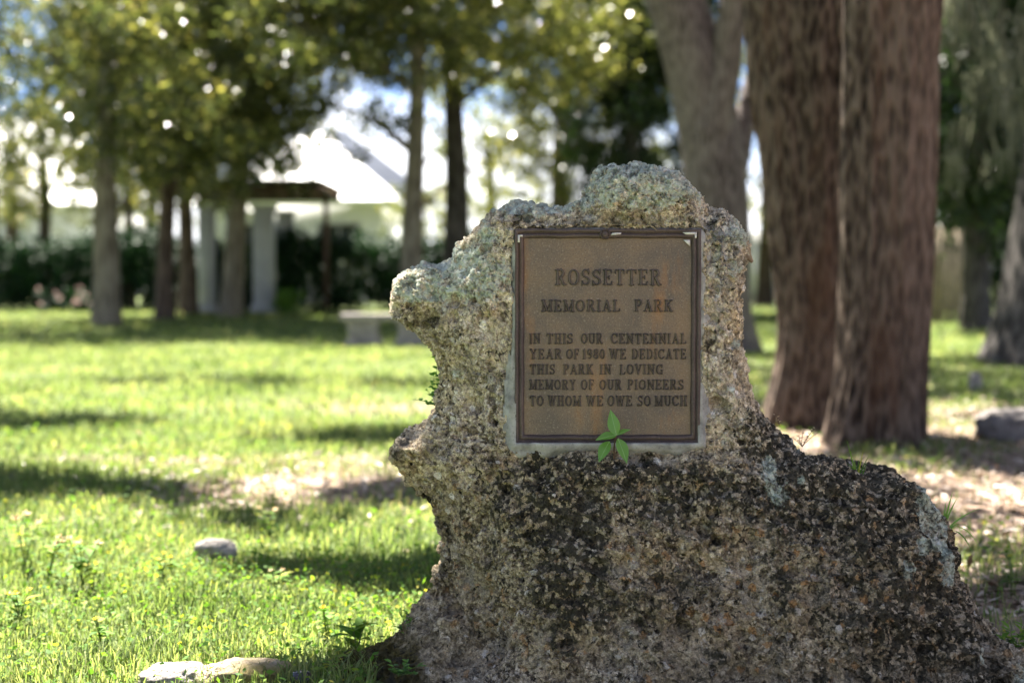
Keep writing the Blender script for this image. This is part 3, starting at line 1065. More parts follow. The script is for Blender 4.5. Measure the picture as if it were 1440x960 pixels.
def glyph(ch):
    E = 0.17
    if ch == 'I':
        return 0.40, stem(0.20)
    if ch == 'L':
        return 0.74, stem(0.2) + sl(0.2, SR, 0.66, SR, SR) + sl(0.68, SR, 0.68, 0.26, SR)
    if ch == 'E':
        return 0.78, stem(0.2) + sl(0.2, SR, 0.66, SR, SR) + sl(0.70, SR, 0.70, 0.24, SR) + sl(0.2, 1 - SR, 0.64, 1 - SR, SR) + sl(0.67, 1 - SR, 0.67, .78, SR) + sl(0.2, .5, .5, .5, SR) + sl(.5, .4, .5, .6, .05)
    if ch == 'F':
        return 0.74, stem(0.2) + sl(0.2, 1 - SR, 0.64, 1 - SR, SR) + sl(0.67, 1 - SR, 0.67, .78, SR) + sl(0.2, .5, .5, .5, SR) + sl(.5, .4, .5, .6, .05)
    if ch == 'T':
        return 0.80, stem(0.40, top=False) + sl(0.06, 1 - SR, 0.74, 1 - SR, SR) + sl(0.05, 1 - SR, 0.05, .76, SR) + sl(0.75, 1 - SR, 0.75, .76, SR)
    if ch == 'H':
        return 0.92, stem(0.2) + stem(0.72) + sl(.2, .5, .72, .5, TN)
    if ch == 'N':
        return 0.94, stem(0.17, r=TN + .01) + stem(0.77, r=TN + .01, bot=False) + sl(0.17, 0.93, 0.77, 0.08, TS)
    if ch == 'M':
        return 1.10, stem(0.17, r=TN + .01) + stem(0.93, r=TS) + sl(0.17, .93, .55, .12, TS) + sl(.93, .93, .55, .12, TN)
    if ch == 'W':
        return 1.14, sl(.14, .95, .36, .07, TS) + sl(.36, .07, .57, .9, TN) + sl(.57, .9, .78, .07, TS) + sl(.78, .07, 1.0, .95, TN) + sl(0, 1 - SR, .28, 1 - SR, SR) + sl(.86, 1 - SR, 1.14, 1 - SR, SR) + sl(.48, 1 - SR, .64, 1 - SR, SR)
    if ch == 'V':
        return 0.86, sl(.14, .95, .43, .07, TS) + sl(.43, .07, .72, .95, TN) + sl(0, 1 - SR, .3, 1 - SR, SR) + sl(.58, 1 - SR, .86, 1 - SR, SR)
    if ch == 'A':
        return 0.90, sl(.45, .95, .15, .05, TN) + sl(.45, .93, .75, .05, TS) + sl(.02, SR, .30, SR, SR) + sl(.58, SR, .9, SR, SR) + sl(.25, .32, .65, .32, TN)
    if ch == 'Y':
        return 0.86, stem(.43, 0, .5, top=False) + sl(.43, .45, .14, .95, TS) + sl(.43, .45, .72, .95, TN) + sl(0, 1 - SR, .28, 1 - SR, SR) + sl(.58, 1 - SR, .86, 1 - SR, SR)
    if ch == 'K':
        return 0.90, stem(.2) + sl(.22, .38, .7, .94, TN) + sl(.38, .58, .74, .05, TS) + sl(.58, SR, .9, SR, SR) + sl(.56, 1 - SR, .86, 1 - SR, SR)
    if ch == 'P':
        return 0.78, stem(.2) + sl(.2, 1 - SR, .45, 1 - SR, SR) + sl(.2, .47, .45, .47, TN) + arc(.42, .735, .25, .265 - SR * .5, -90, 90)
    if ch == 'R':
        return 0.88, stem(.2) + sl(.2, 1 - SR, .45, 1 - SR, SR) + sl(.2, .50, .45, .50, TN) + arc(.42, .75, .24, .25 - SR * .5, -90, 90) + sl(.46, .48, .70, .06, TS) + sl(.70, SR, .88, SR, SR)
    if ch == 'D':
        return 0.90, stem(.2) + sl(.2, 1 - SR, .42, 1 - SR, SR) + sl(.2, SR, .42, SR, SR) + arc(.40, .5, .38, .5 - SR, -90, 90)
    if ch in 'O0':
        w = .92 if ch == 'O' else .70
        return w, arc(w / 2, .5, w / 2 - TS, .5 - SR, 0, 360, n=28)
    if ch == 'C':
        return 0.86, arc(.45, .5, .45 - TS, .5 - SR, 48, 312, n=24) + sl(.76, .98, .76, .70, SR) + sl(.70, .14, .80, .27, TN)
    if ch == 'G':
        return 0.92, arc(.45, .5, .45 - TS, .5 - SR, 48, 312, n=24) + sl(.76, .98, .76, .70, SR) + sl(.76, .06, .76, .40, TS * .8) + sl(.58, .42, .90, .42, SR)
    if ch == 'S':
        return 0.72, arc(.36, .735, .24, .265 - SR, 30, 270, TS * .8) + arc(.36, .265 + .01, .26, .265 - SR, -150, 90, TS * .85) + sl(.6, .98, .6, .72, SR) + sl(.08, .02, .08, .28, SR)
    if ch == 'U':
        return 0.90, stem(.18, .38, 1, bot=False) + stem(.72, .38, 1, r=TN + .01, bot=False) + arc(.45, .38, .27, .38 - SR, 180, 360, TS * .85)
    if ch == '1':
        return 0.46, stem(.24, top=False) + sl(.24, .95, .08, .84, TN)
    if ch == '9':
        return 0.68, arc(.34, .68, .24, .32 - SR, 0, 360) + arc(.28, .52, .31, .46, -75, 15, TS * .9) + sl(.14, .12, .36, .07, TN)
    if ch == '8':
        return 0.68, arc(.34, .74, .20, .26 - SR, 0, 360, TS * .85) + arc(.34, .27, .25, .27 - SR, 0, 360, TS * .9)
    return 0.5, []


def words_mesh(words, y_top, y_bot, mat):
    """words: (text, px0, px1). one heightfield relief per line of the inscription"""
    zt, zb = P(720, y_top, YP).z - TP.z, P(720, y_bot, YP).z - TP.z
    H = zt - zb
    segs = []
    for text, px0, px1 in words:
        x0, x1 = P(px0, 480, YP).x - TP.x, P(px1, 480, YP).x - TP.x
        gl = [glyph(c) for c in text]
        gap = 0.16
        tot = sum(g[0] for g in gl) + gap * (len(gl) - 1)
        k = (x1 - x0) / tot
        x = x0
        for wd, st in gl:
            jz = random.uniform(-0.012, 0.012) * H
            for (a, b_, c_, d_, r) in st:
                segs.append((x + a * k, zb + b_ * H + jz, x + c_ * k, zb + d_ * H + jz, r * (0.55 * k + 0.45 * H) * 1.0))
            x += (wd + gap) * k
    S = np.array(segs)
    h = H / 42.0
    xs = np.arange(S[:, [0, 2]].min() - 0.006, S[:, [0, 2]].max() + 0.006, h)
    zs = np.arange(zb - 0.005, zt + 0.005, h)
    X, Z = np.meshgrid(xs, zs, indexing='ij')
    sd = np.full(X.shape, 1.0)
    for a, b_, c_, d_, r in S:
        i0, i1 = np.searchsorted(xs, [min(a, c_) - r - 0.006, max(a, c_) + r + 0.006])
        Xs, Zs = X[i0:i1], Z[i0:i1]
        e0, e1 = c_ - a, d_ - b_
        L = e0 * e0 + e1 * e1 + 1e-12
        t = np.clip(((Xs - a) * e0 + (Zs - b_) * e1) / L, 0, 1)
        d = np.hypot(Xs - a - t * e0, Zs - b_ - t * e1) - r
        sd[i0:i1] = np.minimum(sd[i0:i1], d)
    sd = sd + 0.0003 * vnoise(np.stack([X.ravel() * 260, Z.ravel() * 260, 0 * X.ravel()], 1), 6).reshape(X.shape)
    bev = 0.0016
    ht = 0.0046 * (1 - np.clip((sd + bev) / bev, 0, 1.25) ** 1.6)
    keep = sd < 0.0007
    kq = keep[:-1, :-1] & keep[1:, :-1] & keep[1:, 1:] & keep[:-1, 1:]
    I, J = np.nonzero(kq)
    nz = len(zs)
    F = np.stack([I * nz + J, (I + 1) * nz + J, (I + 1) * nz + J + 1, I * nz + J + 1], 1)
    used = np.unique(F)
    mp = np.full(X.size, -1)
    mp[used] = np.arange(len(used))
    V = np.stack([X, -ht - 0.0002, Z], -1).reshape(-1, 3)[used]
    return np_mesh('inscription_line', V, mp[F], mat, plaque)


Q = lambda a: 700 + a * 0.375
words_mesh([('ROSSETTER', 780.5, 929)], 378.5, 401.5, M['bronze_letter'])
words_mesh([('MEMORIAL', 761.5, 872)], 421.5, 438.5, M['bronze_letter'])
words_mesh([('PARK', 892, 946)], 421.5, 438.5, M['bronze_letter'])
words_mesh([('IN', Q(118), Q(160)), ('THIS', Q(183), Q(282)), ('OUR', Q(312), Q(393)), ('CENTENNIAL', Q(424), Q(707))], 468.5, 483.5, M['bronze_letter'])
words_mesh([('YEAR', Q(120), Q(240)), ('OF', Q(257), Q(305)), ('1980', Q(318), Q(402)), ('WE', Q(418), Q(482)), ('DEDICATE', Q(503), Q(707))], 490.5, 505, M['bronze_letter'])
words_mesh([('THIS', Q(120), Q(215)), ('PARK', Q(245), Q(358)), ('IN', Q(382), Q(426)), ('LOVING', Q(457), Q(621))], 512, 526.5, M['bronze_letter'])
words_mesh([('MEMORY', Q(118), Q(293)), ('OF', Q(312), Q(362)), ('OUR', Q(382), Q(464)), ('PIONEERS', Q(487), Q(698))], 533.5, 548, M['bronze_letter'])
words_mesh([('TO', Q(120), Q(172)), ('WHOM', Q(188), Q(313)), ('WE', Q(332), Q(396)), ('OWE', Q(412), Q(505)), ('SO', Q(525), Q(575)), ('MUCH', Q(590), Q(711))], 556, 571, M['bronze_letter'])


# ------------------------------------------------------------------ trees
def trunk_mesh(name, pts, rad, mat, parent, seg=40, rings=60, ridge=0.06, kf=3.0, flare=0.0, seed=0, origin=(0, 0, 0), lobes=5):
    pts = np.asarray(pts, float)
    t = np.linspace(0, 1, len(pts))
    tt = np.linspace(0, 1, rings)
    # smooth interpolation
    def interp(a):
        return np.interp(tt, t, a)
    C = np.stack([interp(pts[:, k]) for k in range(3)], 1)
    r = interp(np.asarray(rad, float))
    for _ in range(max(1, rings // 14)):
        C[1:-1] = (C[:-2] + 2 * C[1:-1] + C[2:]) / 4
        r[1:-1] = (r[:-2] + 2 * r[1:-1] + r[2:]) / 4
    tn = np.gradient(C, axis=0)
    tn /= np.linalg.norm(tn, axis=1, keepdims=True)
    a = np.cross(tn[0], [0.2, 0.95, 0.1])
    a /= np.linalg.norm(a)
    th = np.linspace(0, 2 * math.pi, seg, endpoint=False)
    V = []
    for i in range(rings):
        a = a - tn[i] * (a @ tn[i])
        a /= np.linalg.norm(a)
        b = np.cross(tn[i], a)
        dirs = np.cos(th)[:, None] * a + np.sin(th)[:, None] * b
        zz = np.full(seg, C[i, 2])
        q = np.stack([np.cos(th) * kf, np.sin(th) * kf, zz * 0.8], 1)
        n = fbm(q + seed * 7.1, 3, seed)
        big = vnoise(np.stack([np.cos(th) * 0.8, np.sin(th) * 0.8, zz * 0.5], 1) + seed * 3.3, seed + 5)
        rr = r[i] * (1 + ridge * n + 0.10 * big)
        if flare:
            hgt = max(0.0, C[i, 2] - C[0, 2])
            fl = flare * math.exp(-hgt / 0.35)
            rr = rr * (1 + fl * (0.55 + 0.6 * np.maximum(0, np.cos(th * lobes + seed)) ** 2))
        V.append(C[i] + dirs * rr[:, None])
    V = np.concatenate(V) - np.array(origin)
    i, j = np.meshgrid(np.arange(rings - 1), np.arange(seg), indexing='ij')
    i, j = i.ravel(), j.ravel()
    k = (j + 1) % seg
    F = np.stack([i * seg + j, i * seg + k, (i + 1) * seg + k, (i + 1) * seg + j], 1)
    return np_mesh(name, V, F, mat, parent)


def leaf_cloud(centres, radii, per, size, rng, droop=0.3, aspect=0.5, flat=0.75):
    """one diamond per leaf, spread through soft clumps"""
    nC = len(centres)
    idx = np.repeat(np.arange(nC), per)
    n = len(idx)
    d = rng.normal(size=(n, 3))
    d /= np.linalg.norm(d, axis=1, keepdims=True)
    rr = rng.random(n) ** 0.45
    p = centres[idx] + d * (rr * radii[idx])[:, None] * np.array([1, 1, flat])
    u = rng.normal(size=(n, 3))
    u[:, 2] -= droop
    u /= np.linalg.norm(u, axis=1, keepdims=True)
    w = np.cross(u, rng.normal(size=(n, 3)) + np.array([0, 0, 1.2]))
    w /= np.linalg.norm(w, axis=1, keepdims=True) + 1e-9
    L = size * (0.6 + 0.8 * rng.random(n))[:, None]
    W = L * aspect * 0.5
    V = np.stack([p, p + u * L * .5 + w * W, p + u * L, p + u * L * .5 - w * W], 1).reshape(-1, 3)
    F = np.arange(n * 4).reshape(-1, 4)
    return V, F


def clump_centres(rng, n, rx, ry, rz, cz=0.0, shell=0.4):
    d = rng.normal(size=(n, 3))
    d /= np.linalg.norm(d, axis=1, keepdims=True)
    r = rng.random(n) ** shell
    return d * r[:, None] * np.array([rx, ry, rz]) + np.array([0, 0, cz])


def crown_data(name, seed, n, rx, ry, rz, per, size, mat, rmin=0.4, rmax=0.9, droop=0.3):
    rng = np.random.default_rng(seed)
    c = clump_centres(rng, n, rx, ry, rz)
    r = rng.uniform(rmin, rmax, n)
    V, F = leaf_cloud(c, r, per, size, rng, droop)
    o = np_mesh(name, V, F, mat, None, False)
    me = o.data
    bpy.data.objects.remove(o)
    return me


CROWNS = [crown_data('crown', 50 + i, 150, 3.5, 3.5, 2.7, 62, 0.145, M['oak_leaf'], 0.22, 0.6) for i in range(3)]
PALEG = [(0.0, (0.03, 0.042, 0.016)), (0.40, (0.075, 0.092, 0.034)), (0.65, (0.17, 0.18, 0.065)), (0.82, (0.32, 0.31, 0.12)), (1.0, (0.52, 0.47, 0.23))]  # lighter leaf ramp, sunlight on these crowns put into the colour
M['pale_leaf'] = leaf_mat('pale_leaf', PALEG, 0.5, 0.25, 0.8, (1.6, 1.55, 0.85), 0.5)
PALECROWNS = [crown_data('crown', 70 + i, 140, 3.4, 3.4, 2.7, 66, 0.15, M['pale_leaf'], 0.25, 0.6) for i in range(2)]
DARKCROWNS = [crown_data('crown', 80 + i, 150, 2.6, 2.6, 3.4, 130, 0.16, M['dark_leaf'], 0.4, 0.8) for i in range(2)]


def moss_mesh(name, spots, parent, rng, length=(0.5, 1.2), n=26, wid=0.25):
    b = MB()
    for s in spots:
        L = rng.uniform(*length)
        for _ in range(n):
            o = np.array(s) + np.append(rng.normal(size=2) * wid * 0.4, rng.normal() * 0.05)
            l = L * rng.uniform(0.4, 1)
            w = 0.012 + 0.02 * rng.random()
            a = rng.random() * 6.28
            dx = np.array([math.cos(a) * w, math.sin(a) * w, 0])
            k = 6
            pts = [o + np.array([rng.normal() * 0.03, rng.normal() * 0.03, -l * q / k]) for q in range(k + 1)]
            V, F = [], []
            for q, p in enumerate(pts):
                t = 1 - 0.8 * q / k
                V += [p - dx * t, p + dx * t]
            for q in range(k):
                F.append([2 * q, 2 * q + 1, 2 * q + 3, 2 * q + 2])
            b.add(V, F)
    o = b.build(name, M['moss_strand'], parent, False)
    return o


def tree(name, label, px, d, width, bark, crowns, base_py=None, lean=(0, 0), height=9.0, group=None, cat='tree', seed=1, top=0.45, X=None, flare=0.35,
         bend=None, ridge=0.05):
    x = (px - 720) / FPX * d if X is None else X
    root = thing(name, label, cat, (x, d, 0.0), group)
    r0 = width / 2
    n = 6
    pts = []
    for i in range(n + 1):
        t = i / n
        bx = lean[0] * t * height + 0.12 * math.sin(t * 5 + seed) * t
        by = lean[1] * t * height + 0.10 * math.cos(t * 4 + seed * 2) * t
        if bend:
            bx += bend * t * t * height
        pts.append((bx, by, -0.12 + t * height * 0.72))
    rad = [r0 * (1 - (1 - top) * i / n) for i in range(n + 1)]
    trunk_mesh('trunk', pts, rad, M[bark], root, 24, 44, ridge, 3.0, flare, seed)
    tx, ty, tz = pts[-1]
    rng = np.random.default_rng(seed + 900)
    for k in range(4):
        i = 3 + k % 4
        a = rng.random() * 6.28
        p0 = np.array(pts[min(i, n)])
        L = rng.uniform(1.6, 2.8)
        q = [p0, p0 + np.array([math.cos(a) * L * .45, math.sin(a) * L * .45, L * .35]), p0 + np.array([math.cos(a) * L, math.sin(a) * L, L * .55])]
        trunk_mesh('branch', q, [rad[min(i, n)] * .5, rad[min(i, n)] * .33, 0.03], M[bark], root, 10, 14, 0.05, 2.0, 0, seed + k)
    for (me, off, rz, s) in crowns:
        c = bpy.data.objects.new('crown', me)
        link(c, root)
        c.location = off
        c.rotation_euler = (0, 0, rz)
        c.scale = s if isinstance(s, tuple) else (s, s, s)
    return root


# -- twin trunked oak behind the boulder: bases taken from the photograph, crown above the frame, shaped for its shade
OX, OY = 2.05, 8.7
oak = thing('oak_tree', 'huge reddish brown tree with two fused trunks close behind the boulder', 'tree', (OX, OY, 0))


def rel(px, py, Y):
    p = P(px, py, Y)
    return (p.x - OX, p.y - OY, p.z)


def wtrunk(name, rows, Y, mat, parent, origin, up_to=7.0, **kw):
    """rows: (py, left px, right px) of a trunk seen at depth Y"""
    pts, rad = [], []
    for py, l, r in rows:
        p = P((l + r) / 2, py, Y)
        pts.append((p.x - origin[0], p.y - origin[1], p.z))
        rad.append((r - l) / 2 / FPX * Y)
    a, b = np.array(pts[-2]), np.array(pts[-1])
    dv = (b - a) / max(1e-6, (b[2] - a[2]))
    zt = b[2]
    while zt < up_to:
        zt += 0.8
        pts.append(tuple(b + dv * (zt - b[2]) * 0.8))
        rad.append(rad[-1] * 0.93)
    pts.insert(0, (pts[0][0], pts[0][1], -0.15))
    rad.insert(0, rad[0] * 1.05)
    return trunk_mesh(name, pts, rad, mat, parent, **kw)


wtrunk('trunk', [(575, 1085, 1182), (520, 1095, 1186), (450, 1100, 1192), (380, 1094, 1195), (300, 1085, 1200), (200, 1074, 1205), (100, 1062, 1210), (0, 1052, 1212)],
       9.3, M['oak_bark'], oak, (OX, OY, 0), 6.5, seg=160, rings=190, ridge=0.14, kf=9, flare=0.50, seed=3, lobes=4)
wtrunk('trunk', [(620, 1172, 1288), (560, 1178, 1292), (480, 1182, 1298), (400, 1184, 1302), (300, 1184, 1306), (200, 1185, 1310), (100, 1186, 1314), (0, 1186, 1319)],
       8.2, M['oak_bark'], oak, (OX, OY, 0), 6.5, seg=160, rings=190, ridge=0.14, kf=9, flare=0.45, seed=8, lobes=5)
rng = np.random.default_rng(4)
for (q, r) in (([(-.4, .3, 4.6), (-1.6, -.2, 6.2), (-3.6, -.6, 7.4)], [.3, .2, .06]), ([(.2, -.2, 4.8), (1.2, -1.6, 6.4), (2.2, -3.2, 7.6)], [.28, .18, .05]),
               ([(-.3, .4, 5.2), (-.8, 2.2, 7), (-1.2, 4, 8.2)], [.28, .18, .05]), ([(.2, 0, 5.2), (-.8, -2.2, 7), (-1.9, -4, 7.8)], [.26, .16, .05])):
    trunk_mesh('branch', q, r, M['oak_bark'], oak, 16, 24, 0.05, 2.0, 0, 12)


def shade_clumps(spots, seed, per=190, size=0.15):
    """foliage out of frame overhead; ground targets mapped up the sun direction"""
    rng = np.random.default_rng(seed)
    C, Rr = [], []
    for (gx_, gy_, gz0, zt, rad) in spots:
        k = (zt - gz0) / SUN_DIR.z
        C.append((gx_ + SUN_DIR.x * k, gy_ + SUN_DIR.y * k, zt))
        Rr.append(rad)
    C = np.array(C)
    V, F = leaf_cloud(C, np.array(Rr), per, size, rng, 0.3)
    return V, F


# spots meant to lie in shade; unseen leaf clumps are added up-sun of them
SH = [(-0.36, 3.40, .1, 6.8, .22), (-0.28, 3.46, .15, 7.2, .22), (-0.42, 3.5, .05, 7.0, .18)]
rr = random.Random(5)
for (x0, x1, y0, y1, n, z0, rad) in ((0.25, 1.5, 3.1, 4.2, 22, 0.5, 0.45), (0.15, 0.8, 3.3, 3.8, 6, 1.0, 0.36),
                                     (-3.8, -0.5, 5.8, 6.8, 15, 0.0, 0.40), (-0.85, -0.1, 4.1, 4.9, 6, 0, 0.24), (-4.5, -1.2, 9.0, 10.0, 9, 0, 0.42), (0.9, 3.2, 4.5, 7.5, 6, 0, 0.5),
                                     (-2.0, 1.0, 8.4, 9.0, 5, 0, 0.45), (1.0, 5.0, 9.0, 13, 8, 0, 0.6), (-3.5, 0.2, 12, 13, 5, 0, 0.5), (1.0, 3.4, 8.0, 9.2, 14, 2.0, 0.7)):
    for _ in range(n):
        SH.append((rr.uniform(x0, x1), rr.uniform(y0, y1), z0, rr.uniform(6.2, 8.2), rad * rr.uniform(0.75, 1.25)))
V, F = shade_clumps(SH, 31)
np_mesh('crown', V - np.array([OX, OY, 0]), F, M['oak_leaf'], oak, False)  # unseen leaves placed for the shadows they cast, hung on the oak

# -- leaning grey tree behind the boulder's right shoulder
LX, LY = P(1010, 490, 17.8).x, 17.8
lt = thing('leaning_tree', 'grey barked tree leaning left and forking, behind right shoulder of boulder', 'tree', (LX, LY, 0))
wtrunk('trunk', [(492, 985, 1062), (440, 975, 1052), (380, 966, 1050), (300, 960, 1050), (220, 956, 1044), (150, 944, 1034), (80, 928, 1018), (0, 908, 990)],
       17.8, M['grey_bark'], lt, (LX, LY, 0), 7.5, seg=60, rings=90, ridge=0.05, kf=4, flare=0.35, seed=14)
q = [np.array(P(1000, 190, 17.6)) - np.array([LX, LY, 0]), np.array(P(1022, 90, 17.5)) - np.array([LX, LY, 0]), np.array(P(1032, 0, 17.4)) - np.array([LX, LY, 0]), np.array(P(1060, -200, 17)) - np.array([LX, LY, 0])]
trunk_mesh('branch', q, [.26, .19, .17, .12], M['grey_bark'], lt, 20, 40, 0.05, 2.5, 0, 15)
q = [np.array(P(1025, 260, 18)) - np.array([LX, LY, 0]), np.array(P(1052, 150, 18.3)) - np.array([LX, LY, 0]), np.array(P(1075, 40, 18.6)) - np.array([LX, LY, 0])]
trunk_mesh('branch', q, [.20, .13, .10], M['grey_bark'], lt, 16, 30, 0.05, 2.5, 0, 16)
for off, rz, s in (((-1.6, 0, 8.2), 1.0, 1.0), ((1.5, .5, 8.4), 2.2, .9)):
    c = bpy.data.objects.new('crown', CROWNS[1])
    link(c, lt)
    c.location, c.rotation_euler, c.scale = off, (0, 0, rz), (s, s, s)

# -- dark trunk at the right edge
RX, RY = P(1475, 500, 15.5).x, 15.5
rt = thing('moss_draped_tree', 'dark grey flared trunk leaning out of the right edge of the lawn', 'tree', (RX, RY, 0))
wtrunk('trunk', [(505, 1385, 1560), (470, 1398, 1545), (430, 1408, 1540), (370, 1418, 1538), (300, 1430, 1542), (220, 1442, 1550), (100, 1460, 1565), (0, 1475, 1580)],
       15.5, M['dark_bark'], rt, (RX, RY, 0), 7.0, seg=60, rings=80, ridge=0.07, kf=4, flare=0.30, seed=22)
for off, rz, s in (((0.9, 0, 7.2), 1.0, 1.0), ((-1.0, 1.5, 7.6), 2.2, .8)):
    c = bpy.data.objects.new('crown', CROWNS[2])
    link(c, rt)
    c.location, c.rotation_euler, c.scale = off, (0, 0, rz), (s, s, s)
rng = np.random.default_rng(77)
moss_mesh('hanging_moss', [tuple(np.array(P(px, py, 15.2)) - np.array([RX, RY, 0])) for px, py in
                           ((1385, -30), (1400, 60), (1425, 20), (1440, 90), (1365, 10), (1415, 130), (1345, -20), (1430, 150), (1460, 30))], rt, rng, (0.4, 1.1), 16, 0.35)

# -- the row at the back left
A_ = CROWNS + PALECROWNS
ROW = [
    ('oak_tree', 'tallest pale grey trunk at far left of the back row, standing alone', 150, 25.4, 0.50, 'pale_bark', (0.012, 0), 8.5, 3),
    ('oak_tree', 'brown trunk second from the left in the back row of trees', 232, 29.0, 0.40, 'brown_bark', (0.01, 0), 8.5, 5),
    ('oak_tree', 'brown trunk third from the left, just behind the second trunk', 264, 32.5, 0.42, 'brown_bark', (-0.01, 0), 9, 7),
    ('oak_tree', 'tan trunk leaning right between the two pale shelter columns', 322, 31.0, 0.50, 'pale_bark', (0.075, 0), 9, 9),
    ('oak_tree', 'slim tan trunk rising above the left arm of the boulder', 580, 26.0, 0.46, 'pale_bark', (0.004, 0), 9, 11),
    ('oak_tree', 'thick dark trunk right of the slim tan trunk above the boulder', 640, 30.0, 0.62, 'dark_bark', (0.004, 0), 9.5, 13),
    ('oak_tree', 'pale mossy trunk in yellowish foliage left of the dark evergreen', 788, 36.0, 0.60, 'pale_bark', (0.01, 0), 10, 15),
]
CR = [
    [(0, (-2.9, 0.5, 9.0), .4, .85), (1, (2.5, -.6, 4.7), 1.9, (1, 1, .9)), (2, (2.6, 1.5, 7.6), .9, 1.0), (1, (-1.7, 0, 3.3), 3.9, (.5, .6, .42)), (2, (.7, -1.6, 4.3), 2.9, .6), (1, (-.6, -.5, 6.6), 0.3, (.5, .6, .45))],
    [(1, (-.9, 0, 5.4), 2.4, 1.0), (0, (1.6, -.5, 6.9), 0.2, 1.0), (2, (.8, -.8, 4.4), 0.9, .8), (0, (1.3, -2, 3.7), 2.9, .55)],
    [(2, (.4, 0, 6.0), 2.9, 1.1), (1, (-1.8, .5, 7.8), 4.1, 1.0), (0, (-.5, -.8, 4.3), 1.1, .75)],
    [(0, (.8, 0, 5.8), 3.4, 1.0), (2, (2.6, .5, 7.8), 5.1, 1.05), (1, (-.2, -1, 4.3), 5.7, (.6, .6, .65)), (2, (.1, -2, 3.6), .7, (.4, .45, .5)), (0, (.9, -2.2, 3.9), 2.7, (.34, .4, .42))],
    [(1, (-1.0, 0, 7.2), 3.4, .95), (3, (1.2, .5, 7.0), 5.6, .95), (0, (0, -.6, 5.6), 5.6, .5), (1, (-1.3, .8, 5.7), .6, (.8, .7, .5))],
    [(3, (1.0, 0, 7.2), 1.4, 1.1), (0, (-1.6, .5, 8.2), 2.1, 1.0), (4, (1.8, -.5, 5.6), 2.7, .6)],
    [(3, (-.4, 0, 6.0), 1.2, 1.05), (4, (.8, 0.5, 8.6), 4.1, 1.1), (4, (.2, -.3, 3.9), 5.1, .65)],
]
for k, ((nm, lb, px, d, w, bk, ln, hh, sd_), cr) in enumerate(zip(ROW, CR)):
    tree(nm, lb, px, d, w, bk, [(A_[i], off, rz, s) for i, off, rz, s in cr], lean=ln, height=hh, group='trees in the row before the hedge', seed=sd_)

# -- farther trees
FAR = [
    ('evergreen_tree', 'dark dense evergreen tree behind the leaning grey trunk', 890, 33, .6, 'dark_bark', [(DARKCROWNS[0], (0, 0, 4.6), 0, (.75, 1, 1.1)), (DARKCROWNS[1], (.3, .5, 7.6), 1, (.8, 1, 1))], 21),
    ('evergreen_tree', 'dark shaggy tree with grey moss between the twin trunks and right edge', 1375, 24, .5, 'dark_bark', [(DARKCROWNS[1], (0, 0, 4.3), 2, (.72, .8, .95)), (DARKCROWNS[0], (.2, .5, 6.6), 1, (.8, .9, .8))], 23),
    ('evergreen_tree', 'dense dark tree at the right picture edge behind the flared trunk', 1440, 29, .5, 'dark_bark', [(DARKCROWNS[0], (0, 0, 4.4), 1, (.9, 1, 1)), (DARKCROWNS[1], (-.6, .6, 7.4), 3, (1, 1, 1))], 35),
    ('broadleaf_tree', 'distant green tree showing between the leaning trunk and the twin trunks', 1075, 42, .5, 'brown_bark', [(CROWNS[1], (0, 0, 4.6), 0, 1.1), (CROWNS[2], (0, 0, 8), 2, 1.1)], 25),
    ('broadleaf_tree', 'low bushy tree over the hedge left of the tallest grey trunk', 62, 39, .4, 'brown_bark', [(CROWNS[2], (0, 0, 3.7), 1, (.62, .6, .6))], 37),
    ('broadleaf_tree', 'low bushy tree over the hedge between the tallest grey trunk and the second trunk', 185, 40, .3, 'brown_bark', [(CROWNS[1], (0, 0, 3.3), 1, (.45, .5, .5))], 41),
    ('broadleaf_tree', 'low bushy tree over the hedge cut by the left picture edge', -10, 38.5, .3, 'brown_bark', [(CROWNS[0], (0, 0, 3.0), 2, (.42, .5, .42))], 43),
    ('broadleaf_tree', 'low leafy tree over the hedge between white roof and slim tan trunk', 590, 41, .35, 'brown_bark', [(CROWNS[0], (0, 0, 2.6), 2, (.35, .4, .4))], 39),
    ('broadleaf_tree', 'small distant tree at the left picture edge beyond the hedge', 20, 44, .5, 'brown_bark', [(CROWNS[0], (-1, 0, 3.2), 3, .55)], 27),
    ('broadleaf_tree', 'distant tree beyond the hedge behind the second and third trunks', 215, 43, .5, 'brown_bark', [(CROWNS[2], (0, 0, 4.4), 3, .95), (CROWNS[1], (0.5, 0, 7.4), 2, 1.0)], 29),
    ('broadleaf_tree', 'distant bushy tree beyond the hedge right of the white roof', 690, 48, .5, 'brown_bark', [(PALECROWNS[1], (0, 0, 3.0), 1, .62)], 31),
    ('broadleaf_tree', 'tall distant tree far right behind the wooden fence', 1330, 40, .6, 'brown_bark', [(CROWNS[0], (0, 0, 5.0), 3, 1.2), (CROWNS[1], (0, 0, 9), 2, 1.2)], 33),
]
for nm, lb, px, d, w, bk, cr, sd_ in FAR:
    t = tree(nm, lb, px, d, w, bk, cr, height=8.0, seed=sd_)
    if 'moss' in lb:
        rng = np.random.default_rng(5)
        moss_mesh('hanging_moss', [(rng.uniform(-1.8, 1.6), rng.uniform(-2.2, -1.2), rng.uniform(2.6, 6.2)) for _ in range(34)], t, rng, (0.5, 1.4), 22, 0.35)


